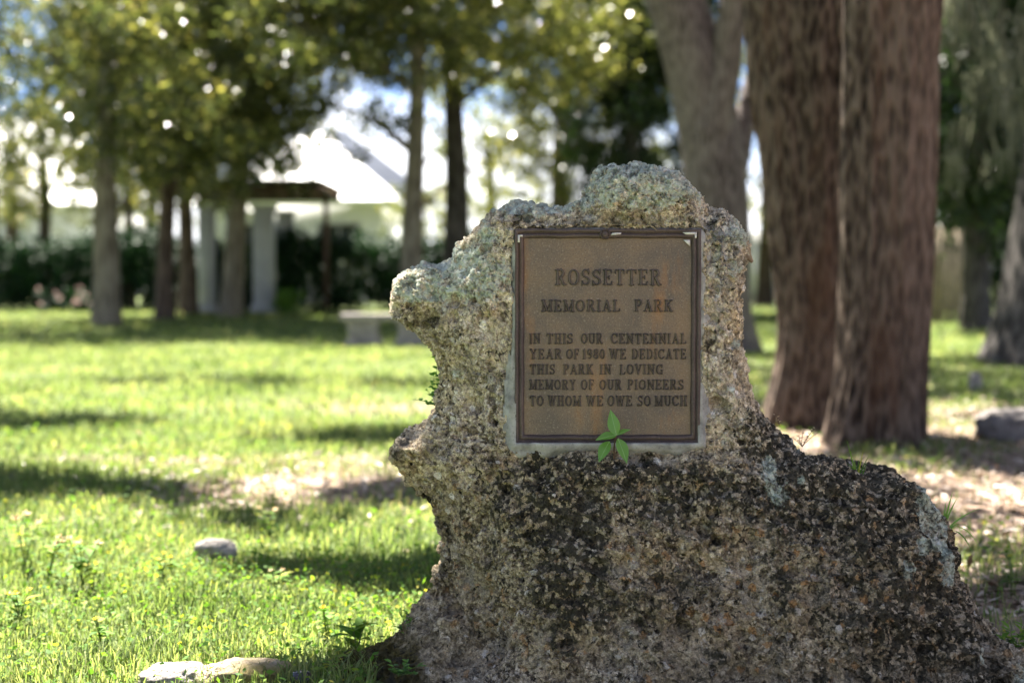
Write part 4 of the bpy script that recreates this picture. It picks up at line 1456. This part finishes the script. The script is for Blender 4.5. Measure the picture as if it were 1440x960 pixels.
# ------------------------------------------------------------------ hedge
def hedge(x0, x1, y, depth, height, label, seed):
    rng = np.random.default_rng(seed)
    root = thing('hedge', label, 'hedge', ((x0 + x1) / 2, y, 0))
    L = x1 - x0
    n = int(L * 70)
    C = np.stack([rng.uniform(-L / 2, L / 2, n), rng.uniform(-depth / 2, depth / 2, n), rng.uniform(0.1, height - 0.2, n)], 1)
    C[:, 2] += 0.18 * np.sin(C[:, 0] * 1.3) * (C[:, 2] / height)
    V, F = leaf_cloud(C, rng.uniform(0.25, 0.42, n), 46, 0.13, rng, 0.1, 0.6, 1.0)
    np_mesh('foliage', V, F, M['hedge_leaf'], root, False)
    b = MB()
    m = int(L / 0.8)
    for i in range(m):
        cx = -L / 2 + (i + 0.5) * L / m
        b.tube([(cx, 0, -0.05), (cx + rng.normal() * .08, rng.normal() * .1, .6), (cx + rng.normal() * .2, rng.normal() * .15, height - .4)], [.05, .035, .015], 6)
    b.build('stems', M['dark_bark'], root)
    return root


hedge(-21, -0.5, 36.2, 1.6, 1.95, 'long clipped dark green hedge across the back of the lawn', 3)

hedge(9.2, 20, 35.5, 1.8, 2.9, 'tall dark shrubbery beyond the tan board fence at the right', 9)

# ------------------------------------------------------------------ shelter with pale columns
SX, SY = P(292, 437, 33.4).x, 33.4
sh = thing('picnic_shelter', 'open shelter with pale columns and brown roof edge among the back trees', 'shelter', (SX, SY, 0))
c2 = P(368, 437, 33.0).x - SX
for (cx, cy, w) in ((0, 0, .36), (c2, 0, .46), (0, 3.2, .36), (c2, 3.2, .4)):
    b = MB()
    b.box((cx, cy, 1.22), (w, w, 2.44))
    b.box((cx, cy, 0.09), (w + .12, w + .12, .18))
    b.box((cx, cy, 2.48), (w + .1, w + .1, .10))
    o = b.build('column', M['grey_paint'], sh, False)
    bv = o.modifiers.new('bevel', 'BEVEL')
    bv.width = 0.015
xe = P(475, 268, 33).x - SX - .45
b = MB()
for yy in (-.5, 3.7):
    b.box(((xe - 1.0) / 2, yy, 2.90), (xe + 1.0, .09, .22))
for k in range(9):
    b.box((-.9 + (xe + .8) * k / 8, 1.6, 2.94), (.07, 4.6, .16))
b.build('roof_beams', M['brown_wood'], sh, False)
b = MB()
b.box(((xe - 1.0) / 2, 1.6, 3.045), (xe + 1.2, 4.9, .05))
b.build('roof', M['brown_wood'], sh, False)
b = MB()
px_ = P(455, 300, 33).x - SX
b.box((px_, 0, 1.35), (.11, .11, 2.7))
b.build('post', M['brown_wood'], sh, False)


# ------------------------------------------------------------------ houses
def house(name, label, x0, x1, y0, y1, eave, ridge_h, wall, roof, hip=2.0, over=.6, win=()):
    root = thing(name, label, 'house', ((x0 + x1) / 2, y0, 0))
    cx, cy = (x0 + x1) / 2, y0
    b = MB()
    b.box((0, (y1 - y0) / 2, eave / 2), (x1 - x0, y1 - y0, eave))
    b.build('walls', M[wall], root, False)
    w, dp = (x1 - x0) / 2 + over, y1 - y0
    b = MB()
    V = [(-w, -over, eave), (w, -over, eave), (w, dp + over, eave), (-w, dp + over, eave), (-w + hip, dp / 2, ridge_h), (w - hip, dp / 2, ridge_h)]
    V2 = [(v[0], v[1], v[2] - .16) for v in V[:4]]
    b.add(V, [[0, 1, 5, 4], [2, 3, 4, 5]])
    b.add([V[1], V[2], V[5], V[0], V[3], V[4]], [[0, 1, 2], [4, 3, 5]])
    b.add(V[:4] + V2, [[0, 4, 5, 1], [1, 5, 6, 2], [2, 6, 7, 3], [3, 7, 4, 0], [4, 7, 6, 5]])
    b.build('roof', M[roof], root, False)
    for (wx, wz, ww, wh) in win:
        f = MB()
        for (ax, az, aw, ah) in ((0, wh / 2 + .04, ww + .16, .08), (0, -wh / 2 - .04, ww + .16, .08), (-ww / 2 - .04, 0, .08, wh), (ww / 2 + .04, 0, .08, wh), (0, 0, .05, wh)):
            f.box((wx + ax, -.03, wz + az), (aw, .1, ah))
        fo = f.build('window', M['grey_paint'], root, False)
        g = MB()
        g.box((wx, -.012, wz), (ww, .03, wh))
        g.build('pane', M['window_glass'], fo, False)
    return root


hx0, hx1 = P(300, 300, 46).x, P(532, 300, 46).x
house('house', 'low white house with white hipped roof beyond the hedge', hx0, hx1, 46, 56, 3.25, 5.9, 'white_paint', 'white_roof', 3.0, .6, ((-1.2, 1.9, 1.2, 1.1), (1.4, 1.9, 1.2, 1.1)))
house('house', 'larger house with grey roof rising behind the white roofed house', P(330, 300, 62).x, P(580, 300, 62).x, 62, 72, 4.4, 7.6, 'grey_paint', 'grey_roof', 4.2, .6)
house('house', 'pale house with white roof far left behind the hedge', P(-330, 300, 52).x, P(120, 300, 52).x, 52, 62, 3.4, 7.0, 'white_paint', 'white_roof', 3.0, .6, ((2, 1.9, 1.2, 1.1), (-3, 1.9, 1.2, 1.1)))


# ------------------------------------------------------------------ fences at the right
def board_fence(label, x0, x1, y, h, mat, bw, gap, seed, rail=True):
    root = thing('fence', label, 'fence', ((x0 + x1) / 2, y, 0))
    rng = np.random.default_rng(seed)
    b = MB()
    x = x0
    while x < x1:
        b.box((x + bw / 2 - (x0 + x1) / 2, 0, h / 2 + rng.normal() * .01 + .03), (bw - gap, .022, h + rng.normal() * .015))
        x += bw
    b.build('boards', M[mat], root, False)
    for zz in (.3, h - .25):
        b = MB()
        b.box((0, .05, zz), (x1 - x0, .045, .09))
        b.build('rail', M[mat], root, False)
    n = max(2, int((x1 - x0) / 2.2) + 1)
    for i in range(n):
        b = MB()
        b.box((x0 + (x1 - x0) * i / (n - 1) - (x0 + x1) / 2, .13, h / 2), (.11, .11, h + .1))
        b.build('post', M[mat], root, False)
    return root


board_fence('white vinyl fence showing between the leaning trunk and twin trunks', P(985, 400, 42).x, P(1180, 400, 42).x, 42, 2.1, 'white_paint', .16, .012, 4)
board_fence('weathered tan board fence in shade beyond the twin trunks', P(1318, 400, 27).x, P(1378, 400, 27).x, 27, 1.75, 'tan_wood', .17, .02, 6)

# ------------------------------------------------------------------ bench
BX, BY = P(545, 484, 18.7).x, 18.7
bench = thing('concrete_bench', 'grey concrete park bench on the lawn left of the boulder', 'bench', (BX, BY, 0))


def bev(o, w=.012, s=2):
    m = o.modifiers.new('bevel', 'BEVEL')
    m.width, m.segments = w, s
    return o


b = MB()
b.box((0, 0, .385), (1.22, .42, .09))
bev(b.build('seat', M['concrete'], bench, False))
for sx in (-.31, .34):
    b = MB()
    prof = [(.25, 0), (.24, .06), (.20, .12), (.19, .20), (.20, .28), (.24, .34)]
    n = len(prof)
    V = []
    for w, z in prof:
        V += [(sx - w, -.15, z), (sx + w, -.15, z), (sx + w, .15, z), (sx - w, .15, z)]
    F = []
    for i in range(n - 1):
        for k in range(4):
            F.append([i * 4 + k, i * 4 + (k + 1) % 4, i * 4 + 4 + (k + 1) % 4, i * 4 + 4 + k])
    F += [[3, 2, 1, 0], [(n - 1) * 4 + k for k in range(4)]]
    b.add(V, F)
    bev(b.build('leg', M['concrete'], bench, False), .008)


# ------------------------------------------------------------------ loose stones
def stone_mat(name, lo, hi, olive=0.0):
    m, nt, out = new_mat(name)
    N = NT(nt)
    c = N.coord()
    n1 = N.noise(c, 22, 6, 0.7)
    n2 = N.noise(c, 120, 5, 0.7)
    col = N.ramp(n1, [(0.3, lo), (0.65, hi)])
    col = N.mix(N.ramp(n2, [(0.34, 0.85), (0.46, 0.0)]), col, (0.05, 0.042, 0.035))
    if olive:
        col = N.mix(N.ramp(N.noise(c, 9, 4), [(0.42, 0), (0.6, olive)]), col, (0.20, 0.16, 0.03))
    nt.links.new(N.bsdf(col, 0.9, N.bump(N.math('ADD', n1, n2), 0.9, 0.012), 0.2), out.inputs['Surface'])
    return m


M['pale_stone'] = stone_mat('pale_stone', (0.17, 0.15, 0.13), (0.42, 0.385, 0.35))
M['tan_stone'] = stone_mat('tan_stone', (0.22, 0.17, 0.11), (0.48, 0.40, 0.30), 0.7)
M['grey_stone'] = stone_mat('grey_stone', (0.085, 0.075, 0.072), (0.22, 0.20, 0.19))


def stone(name, label, loc, size, mat, seed, group=None, amp=.22):
    n, m = 40, 28
    th, ph = np.meshgrid(np.linspace(0, 2 * math.pi, n, endpoint=False), np.linspace(-math.pi / 2, math.pi / 2, m), indexing='ij')
    d = np.stack([np.cos(ph) * np.cos(th), np.cos(ph) * np.sin(th), np.sin(ph)], -1).reshape(-1, 3)
    r = 1 + amp * fbm(d * 1.6 + seed * 5, 3, seed) + amp * .35 * fbm(d * 6 + seed, 2, seed + 1)
    V = np.sign(d) * np.abs(d) ** .8 * r[:, None] * np.array(size) / 2
    i, j = np.meshgrid(np.arange(n), np.arange(m - 1), indexing='ij')
    i, j = i.ravel(), j.ravel()
    k = (i + 1) % n
    F = np.stack([i * m + j, k * m + j, k * m + j + 1, i * m + j + 1], 1)
    o = np_mesh(name, V, F, M[mat])
    o.location = loc
    return tag(o, label, 'stone', group)


g = P(240, 958, 3.42)
stone('stone', 'pale rough stone at the bottom edge, leftmost of the two beside the boulder', (g.x, 3.42, .004), (.165, .16, .075), 'pale_stone', 3, 'edging stones beside the boulder', .3)
g = P(345, 955, 3.44)
stone('stone', 'tan pitted stone at the bottom edge between pale stone and mossy toe', (g.x, 3.44, .004), (.23, .17, .085), 'tan_stone', 6, 'edging stones beside the boulder', .3)
g = P(303, 785, 4.95)
stone('stone', 'small whitish stone lying alone in the sunny grass', (g.x, 4.95, .012), (.15, .12, .09), 'pale_stone', 9)
g = P(1425, 612, 8.4)
stone('stone', 'flat grey stone on leaf litter right of the twin trunks', (g.x, 8.4, .06), (.44, .34, .24), 'grey_stone', 12)
g = P(1372, 545, 11.8)
stone('stone', 'small pale stone upright in grass before the right edge trunk', (g.x, 11.8, .06), (.10, .09, .20), 'pale_stone', 15)

# dark glossy round pebble by the mossy toe
M['glossy_dark'] = simple_mat('glossy_dark', (0.045, 0.035, 0.05), 0.18, .3, 60, .1, .6)
g = P(424, 957, 3.36)
o = stone('pebble', 'dark glossy round pebble beside the mossy toe of the boulder', (g.x, 3.36, .022), (.055, .05, .045), 'glossy_dark', 18, None, .05)


# ------------------------------------------------------------------ small plants
def ray_rock(px, py):
    """first point of the boulder's surface under a photograph pixel"""
    o = np.array([0, 0, CAM_H])
    d = np.array(P(px, py, 3.5)) - o
    t = RV @ (d / (d @ d)) - o @ (d / (d @ d))
    q = RV - o - t[:, None] * d
    e = np.linalg.norm(q, axis=1)
    m = np.nonzero(e < 0.012)[0]
    if len(m) == 0:
        m = np.argsort(e)[:4]
    return RV[m[np.argmin(t[m])]]


# seedling in front of the plaque
sp = ray_rock(860, 640)
sy = sp[1] - 0.012
root = thing('seedling', 'bright green five leaved seedling growing at the foot of the plaque', 'plant', (P(862, 640, sy).x, sy, P(862, 640, sy).z))
ro = np.array(root.location)


def lp(px, py, Y):
    return np.array(P(px, py, Y)) - ro


b = MB()
b.tube([lp(864, 645, sy), lp(863.5, 630, sy), lp(864.5, 620, sy - .003), lp(867, 611, sy - .005)], [.0024, .002, .0018, .0014], 7)
b.build('stem', M['brown_stem'], root)
hub = (867, 611.5)
for (tx, ty, W, dy, up) in ((858, 576, 17.5, .004, (-.2, -1, .2)), (837.5, 616, 16, -.02, (.0, -.55, .8)), (886, 602, 10.5, -.008, (.0, -.5, .85)),
                            (841, 648, 18, -.022, (-.5, -.9, .25)), (883, 650, 17.5, -.03, (.35, -1, .3))):
    b = MB()
    base = lp(*hub, sy - .005) if ty < 640 else lp(hub[0] + (-10 if tx < 860 else 2), hub[1] + (9 if tx < 860 else 5), sy - .006)
    tip = lp(tx, ty, sy - .005 + dy)
    v = tip - base
    Lf = np.linalg.norm(v)
    b.leaf(base, v, up, Lf, W / 600, .12, .30, 10, .85)
    lo_ = b.build('leaf', M['seedling'], root)
    vn = v / Lf
    sv = np.cross(vn, np.array(up, float))
    uv = np.cross(sv / np.linalg.norm(sv), vn)
    mbv = MB()
    mbv.tube([base + v * t - uv * .12 * Lf * t * t + uv * .0003 for t in np.linspace(0, .95, 8)], np.linspace(.0007, .0003, 8), 5)
    mbv.build('midrib', M['midrib'], lo_)


def sprig(name, label, px, py, Y, stems, mat, leaf=(.02, .008), group=None, stem_mat='stem', nl=7, cat='plant', spread=.35, seed=0, tip=False, rad=.0009):
    base = np.array(P(px, py, Y))
    root = thing(name, label, cat, base, group)
    rng = np.random.default_rng(seed)
    st, lf = MB(), MB()
    for (tx, ty) in stems:
        end = np.array(P(tx, ty, Y + rng.normal() * .01)) - base
        mid = end * .5 + np.array([rng.normal() * .004, rng.normal() * .004, np.linalg.norm(end) * .10])
        t = np.linspace(0, 1, 9)[:, None]
        pts = (1 - t) ** 2 * 0 + 2 * t * (1 - t) * mid + t * t * end
        st.tube(pts, np.linspace(rad, rad * .5, 9), 5)
        for k in range(nl):
            q = pts[int(2 + k * 6 / max(1, nl - 1))]
            a = rng.random() * 6.28
            d = np.array([math.cos(a), math.sin(a) * .6, .25 + rng.random() * .5])
            lf.leaf(q, d, (0, -.4, 1), leaf[0] * rng.uniform(.6, 1.15), leaf[1] * rng.uniform(.7, 1.2), .25, .2, 3)
    st.build('stem', M[stem_mat], root)
    if nl:
        lf.build('leaves', M[mat], root)
    return root


sprig('creeping_vine', 'tiny round leaved vine clinging to the boulder under its left arm', 615, 570, 3.56,
      [(614, 505), (606, 538), (581, 562), (600, 569), (610, 528), (602, 550), (616, 518)], 'seedling', (.014, .014), None, 'stem', 5, 'plant', seed=4)
sprig('weed_sprig', 'small dark green sprig beside the lower left flank of the boulder', 577, 896, 3.50, [(566, 868), (575, 862), (583, 880), (562, 882)], 'sprig', (.022, .006), 'sprigs at the foot of the boulder', 'stem', 9, seed=5)
sprig('weed_sprig', 'low green sprig hanging on the lower left corner of the boulder', 560, 950, 3.30, [(548, 930), (572, 930), (590, 936), (585, 948), (553, 942)], 'sprig', (.020, .007), 'sprigs at the foot of the boulder', 'stem', 9, seed=6)
sprig('weed_sprig', 'pale yellowish sprig rising from the mossy toe of the boulder', 462, 958, 3.38, [(450, 928), (468, 932), (459, 940), (440, 942), (474, 946)], 'weed_leaf', (.018, .008), 'sprigs at the foot of the boulder', 'stem', 8, seed=7)
sprig('weed_sprig', 'leafy green sprig at the lower right foot of the boulder', 1428, 915, 3.46, [(1408, 896), (1420, 884), (1434, 888), (1446, 896), (1412, 908), (1440, 880)], 'weed_leaf', (.028, .010), 'sprigs at the foot of the boulder', 'stem', 10, seed=8)
sprig('dry_weed', 'dry beige seed heads on the right slope of the boulder', 1128, 628, 3.60, [(1115, 616), (1130, 605), (1146, 602), (1138, 612), (1151, 608), (1124, 613)], 'seed_head', (.0075, .004), None, 'brown_stem', 10, seed=9)
sprig('dry_weed', 'tiny dry sprig on the boulder edge above the right slope', 1096, 597, 3.58, [(1090, 583), (1094, 586)], 'seed_head', (.007, .004), None, 'brown_stem', 6, seed=19)


def tuft(label, px, py, Y, tips, mat='sprig', w=.004, group='grass tufts on the boulder'):
    base = np.array(P(px, py, Y))
    b = MB()
    rng = np.random.default_rng(int(px))
    for (tx, ty, arch) in tips:
        end = np.array(P(tx, ty, Y + rng.normal() * .015)) - base
        off = np.array([rng.normal() * .006, rng.normal() * .006, -.012])
        mid = end * .5 + np.array([0, 0, arch])
        V, F = [], []
        k = 9
        for i in range(k + 1):
            t = i / k
            p = off * (1 - t) + 2 * t * (1 - t) * mid + t * t * end
            ww = w * (1 - t ** 2) * .5 + .0002
            V += [p + np.array([-ww, 0, 0]), p + np.array([0, ww * .5, 0]), p + np.array([ww, 0, 0])]
        for i in range(k):
            q = i * 3
            F += [[q, q + 1, q + 4, q + 3], [q + 1, q + 2, q + 5, q + 4]]
        b.add(V, F)
    o = b.build('grass_tuft', M[mat])
    o.location = base
    return tag(o, label, 'grass tuft', group)


tuft('green grass tuft on top of the boulder right slope', 1206, 672, 3.50, [(1191, 619, .005), (1200, 640, 0), (1214, 632, 0), (1222, 640, .004), (1208, 646, 0), (1219, 650, 0), (1198, 652, 0), (1190, 650, .01)], 'weed_leaf')
tuft('arching thin grass blades at the boulder right shoulder', 1327, 742, 3.54, [(1340, 690, 0), (1392, 713, .03), (1378, 770, .06), (1368, 778, .05), (1346, 700, .01), (1372, 752, .05), (1330, 705, 0)], 'seedling', .0065)
tuft('single thin grass blade standing between the two bottom stones', 289, 960, 3.40, [(290, 934, 0), (285, 948, 0)], 'weed_leaf', .004, None)

# dry leaf strip hanging on the right top edge of the boulder
b = MB()
Yl = 3.53
L0 = [np.array(P(a, c_, Yl)) for a, c_ in ((1040, 316), (1045, 328), (1049, 342), (1051, 352), (1058, 368))]
L1 = [np.array(P(a, c_, Yl - .012)) for a, c_ in ((1043, 356), (1049, 360), (1058, 369))]
L2 = [np.array(P(a, c_, Yl + .01)) for a, c_ in ((1049, 332), (1053, 345), (1054, 357), (1052, 356))]
o0 = L0[0]
b.tube([p - o0 for p in L0], [.0012, .0042, .0048, .0055, .0035], 8)
b.tube([p - o0 for p in L1], [.003, .006, .003], 8)
b.tube([p - o0 for p in L2], [.002, .004, .0035, .001], 8)
o = b.build('dry_leaf', M['dry'])
o.location = o0
tag(o, 'curled dry brown leaf caught on the upper right edge of the boulder', 'dry leaf')
for k, (a, c_, e, f, lb) in enumerate(((895, 319, 908, 316, 'shortest dry pine sliver lying above the plaque frame, leftmost of three'),
                                       (913, 316, 924, 324, 'longest dry sliver above the plaque frame, middle of three'),
                                       (929, 316, 936, 321, 'dry sliver above the plaque frame, rightmost of three'))):
    b = MB()
    y_ = YP - .016
    p0, p1 = np.array(P(a, c_, y_)), np.array(P(e, f, y_ - .004))
    b.tube([(0, 0, 0), (p1 - p0) * .5 + np.array([0, 0, .001]), p1 - p0], [.0006, .0018, .0005], 6)
    o = b.build('dry_sliver', M['dry'])
    o.location = p0
    tag(o, lb, 'dry sliver', 'dry slivers on the plaque frame')


# weeds in the lawn at the left
def weed(label, x, y, hgt, seed, nleaf=8, heads=3, big=.07, bloom='seed_head'):
    root = thing('lawn_weed', label, 'weed', (x, y, gz(x, y)), 'weeds standing in the sunny lawn')
    rng = np.random.default_rng(seed)
    b, lf = MB(), MB()
    tops = []
    for s in range(heads):
        a = rng.random() * 6.28
        e = np.array([math.cos(a) * hgt * .28, math.sin(a) * hgt * .28, hgt * rng.uniform(.75, 1)])
        t = np.linspace(0, 1, 7)[:, None]
        pts = 2 * t * (1 - t) * np.array([e[0] * .2, e[1] * .2, e[2] * .6]) + t * t * e
        b.tube(pts, np.linspace(.0025, .0012, 7), 5)
        tops.append(e)
        for k in range(nleaf):
            q = pts[rng.integers(1, 6)]
            an = rng.random() * 6.28
            lf.leaf(q, (math.cos(an), math.sin(an), rng.uniform(.1, .9)), (0, 0, 1), big * rng.uniform(.5, 1.1), big * .38, .35, .2, 4)
    b.build('stem', M['stem'], root)
    lf.build('leaves', M['weed_leaf'], root)
    for e in tops:
        hd = MB()
        for k in range(11):
            d = rng.normal(size=3)
            d[2] = abs(d[2]) + .2
            hd.leaf(e, d, (0, 0, 1), hgt * .12, hgt * .055, .1, .2, 2)
        hd.build('flower_head', M[bloom], root)
    return root


for k, (px, py, d, hpx, bl, lb) in enumerate((
        (28, 800, 4.75, 85, 'seed_head', 'tallest seeding weed near left picture edge'),
        (62, 815, 4.6, 70, 'seed_head', 'leafy weed with beige heads second from left picture edge'),
        (110, 818, 4.5, 80, 'seed_head', 'weed with broad curved leaves and one beige head, right of the other tall weeds'),
        (20, 870, 4.05, 60, 'bloom_yellow', 'weed with yellow blooms at left picture edge'),
        (225, 820, 4.5, 45, 'bloom_yellow', 'low yellow weed between the tall weeds and the whitish stone'),
        (375, 745, 5.4, 50, 'seed_head', 'beige headed weed behind the whitish stone'),
        (385, 830, 4.4, 45, 'seed_head', 'weed with beige top right of the whitish stone'),
        (455, 880, 3.9, 50, 'bloom_yellow', 'yellow blooming weed closest to the boulder left side'),
        (500, 930, 3.66, 55, 'weed_leaf', 'pale broad leaved weed behind the mossy toe'),
        (135, 905, 3.8, 45, 'bloom_yellow', 'low weed with yellow blooms near the bottom left corner'),
        (195, 640, 7.5, 40, 'seed_head', 'small far weed beyond the dark shadow band'),
        (1395, 770, 5.0, 60, 'weed_leaf', 'yellow green weed right of the boulder shoulder'),
        (1430, 830, 4.5, 60, 'weed_leaf', 'leafy green weed by the right picture edge'))):
    x = (px - 720) / FPX * d
    weed(lb, x, d, hpx / FPX * d, 40 + k, 7, 3 if k < 6 else 2, .075 if k in (2, 8) else .05, bl)

# low plants at the hedge foot; the pink spots stand for gaps of light
for (px, d, lb, bl) in ((98, 33.5, 'pale pink spots standing for light gaps at the hedge foot, built as a plant', 'light_spot_pink'), (404, 33.0, 'small bright green shrub at the hedge foot right of the columns', None)):
    x = (px - 720) / FPX * d
    root = thing('low_shrub', lb, 'shrub', (x, d, 0))
    rng = np.random.default_rng(int(px))
    C = np.stack([rng.normal(size=14) * (.55 if bl else .16), rng.normal(size=14) * .2, rng.uniform(.1, .5, 14)], 1)
    V, F = leaf_cloud(C, np.full(14, .16), 50, .1, rng)
    np_mesh('foliage', V, F, M['bright_leaf'] if not bl else M['hedge_leaf'], root, False)
    if bl:
        for q in C[:11]:
            V, F = leaf_cloud(q[None] + np.array([0, -.2, .12]), np.full(1, .07), 8, .05, rng, 0, .9)
            np_mesh('bloom', V, F, M[bl], root, False)  # pink leaf cluster in place of a spot of light


# ------------------------------------------------------------------ turf and leaf litter (uncountable)
def scatter(n, y0, y1, xm, rng, power=1.0):
    y = y0 + (y1 - y0) * rng.random(n) ** power
    x = (rng.random(n) * 2 - 1) * (0.42 * y + xm)
    return x, y


def grass():
    rng = np.random.default_rng(3)
    xs, ys, hs, ws = [], [], [], []
    for n, y0, y1, h, w in ((95000, 2.9, 5.2, .055, .0042), (95000, 5.2, 9.5, .06, .006), (90000, 9.5, 20, .065, .011), (60000, 20, 36, .07, .02)):
        x, y = scatter(n, y0, y1, .9, rng)
        p = np.stack([x * 1.4, y * 1.4, 0 * x], 1)
        den = 0.5 + 0.55 * fbm(p, 3, 70) - 1.05 * (bare_mask(x, y) - .1)
        k = rng.random(n) < np.clip(den + .35, .04, 1)
        x, y = x[k], y[k]
        hh = h * (0.45 + 0.9 * rng.random(len(x))) * (1 + .5 * fbm(p[k] * 2.2, 2, 75))
        xs.append(x), ys.append(y), hs.append(hh), ws.append(np.full(len(x), w) * rng.uniform(.6, 1.3, len(x)))
    x, y, h, w = map(np.concatenate, (xs, ys, hs, ws))
    inside = (poly_sd(x, np.full(x.shape, .02), POLY) > -.02) & (y > 2.9) & (y < 4.0)
    x, y, h, w = (a[~inside] for a in (x, y, h, w))
    n = len(x)
    z = ground_z(x, y) - .004
    a = rng.random(n) * 6.283
    le = rng.uniform(.1, .9, n) * h
    dx, dy = np.cos(a), np.sin(a)
    b = np.stack([x, y, z], 1)
    side = np.stack([-dy, dx, 0 * x], 1) * (w / 2)[:, None]
    m = b + np.stack([dx * le * .35, dy * le * .35, h * .62], 1)
    t = b + np.stack([dx * le, dy * le, h * (1 - .25 * rng.random(n))], 1)
    V = np.stack([b - side, b + side, m + side * .8, m - side * .8, t], 1).reshape(-1, 3)
    o = np.arange(n)[:, None] * 5
    o1 = np_mesh('grass', V, [o + np.array([[0, 1, 2, 3]]), o + np.array([[3, 2, 4]])], M['grass'], None, False)
    tag(o1, 'sunlit rough lawn grass around the boulder', 'grass', kind='stuff')
    # small broad leaved ground cover mixed in the near lawn
    xs, ys, ss = [], [], []
    for n, y0, y1, s in ((42000, 2.9, 5.6, .017), (22000, 5.6, 11, .024)):
        x, y = scatter(n, y0, y1, .9, rng)
        p = np.stack([x * 1.1, y * 1.1, 0 * x], 1)
        k = rng.random(n) < np.clip(.62 + .9 * fbm(p, 3, 81) - .8 * (bare_mask(x, y) - .1), .02, 1)
        xs.append(x[k]), ys.append(y[k]), ss.append(np.full(k.sum(), s) * rng.uniform(.6, 1.5, k.sum()))
    x, y, s = map(np.concatenate, (xs, ys, ss))
    inside = (poly_sd(x, np.full(x.shape, .02), POLY) > -.02) & (y > 2.9) & (y < 4.0)
    x, y, s = (a[~inside] for a in (x, y, s))
    n = len(x)
    p = np.stack([x, y, ground_z(x, y) + rng.random(n) * .055], 1)
    u = rng.normal(size=(n, 3))
    u[:, 2] *= .5
    u /= np.linalg.norm(u, axis=1, keepdims=True)
    wv = np.cross(u, np.array([0, 0, 1.0]) + rng.normal(size=(n, 3)) * .45)
    wv /= np.linalg.norm(wv, axis=1, keepdims=True)
    L = s[:, None]
    V = np.stack([p, p + u * L * .55 + wv * L * .3, p + u * L, p + u * L * .55 - wv * L * .3], 1).reshape(-1, 3)
    o2 = np_mesh('ground_cover', V, np.arange(4 * n).reshape(-1, 4), M['weed_leaf'], None, False)
    tag(o2, 'small broad leaved ground cover mixed into the near lawn', 'ground cover', kind='stuff')


grass()


def litter():
    rng = np.random.default_rng(8)
    n = 16000
    y = 4.2 + rng.random(n) ** 1.2 * 12
    x = rng.uniform(.2, 1, n) * (.42 * y + .6)
    k = rng.random(n) < np.clip(bare_mask(x, y) + .25, 0, 1)
    x, y = x[k], y[k]
    x2 = rng.normal(size=1400) * .8 - .9
    y2 = rng.normal(size=1400) * .7 + 6.8
    x, y = np.append(x, x2), np.append(y, y2)
    n = len(x)
    p = np.stack([x, y, ground_z(x, y) + .006 + rng.random(n) * .015], 1)
    u = rng.normal(size=(n, 3))
    u[:, 2] *= .25
    u /= np.linalg.norm(u, axis=1, keepdims=True)
    w = np.cross(u, np.array([0, 0, 1.0]) + rng.normal(size=(n, 3)) * .3)
    w /= np.linalg.norm(w, axis=1, keepdims=True)
    L = rng.uniform(.03, .075, n)[:, None]
    V = np.stack([p, p + u * L * .5 + w * L * .2, p + u * L, p + u * L * .5 - w * L * .2], 1).reshape(-1, 3)
    o = np_mesh('leaf_litter', V, np.arange(4 * n).reshape(-1, 4), M['litter'], None, False)
    tag(o, 'dry fallen leaves on the bare soil under the trees', 'leaf litter', kind='stuff')


litter()
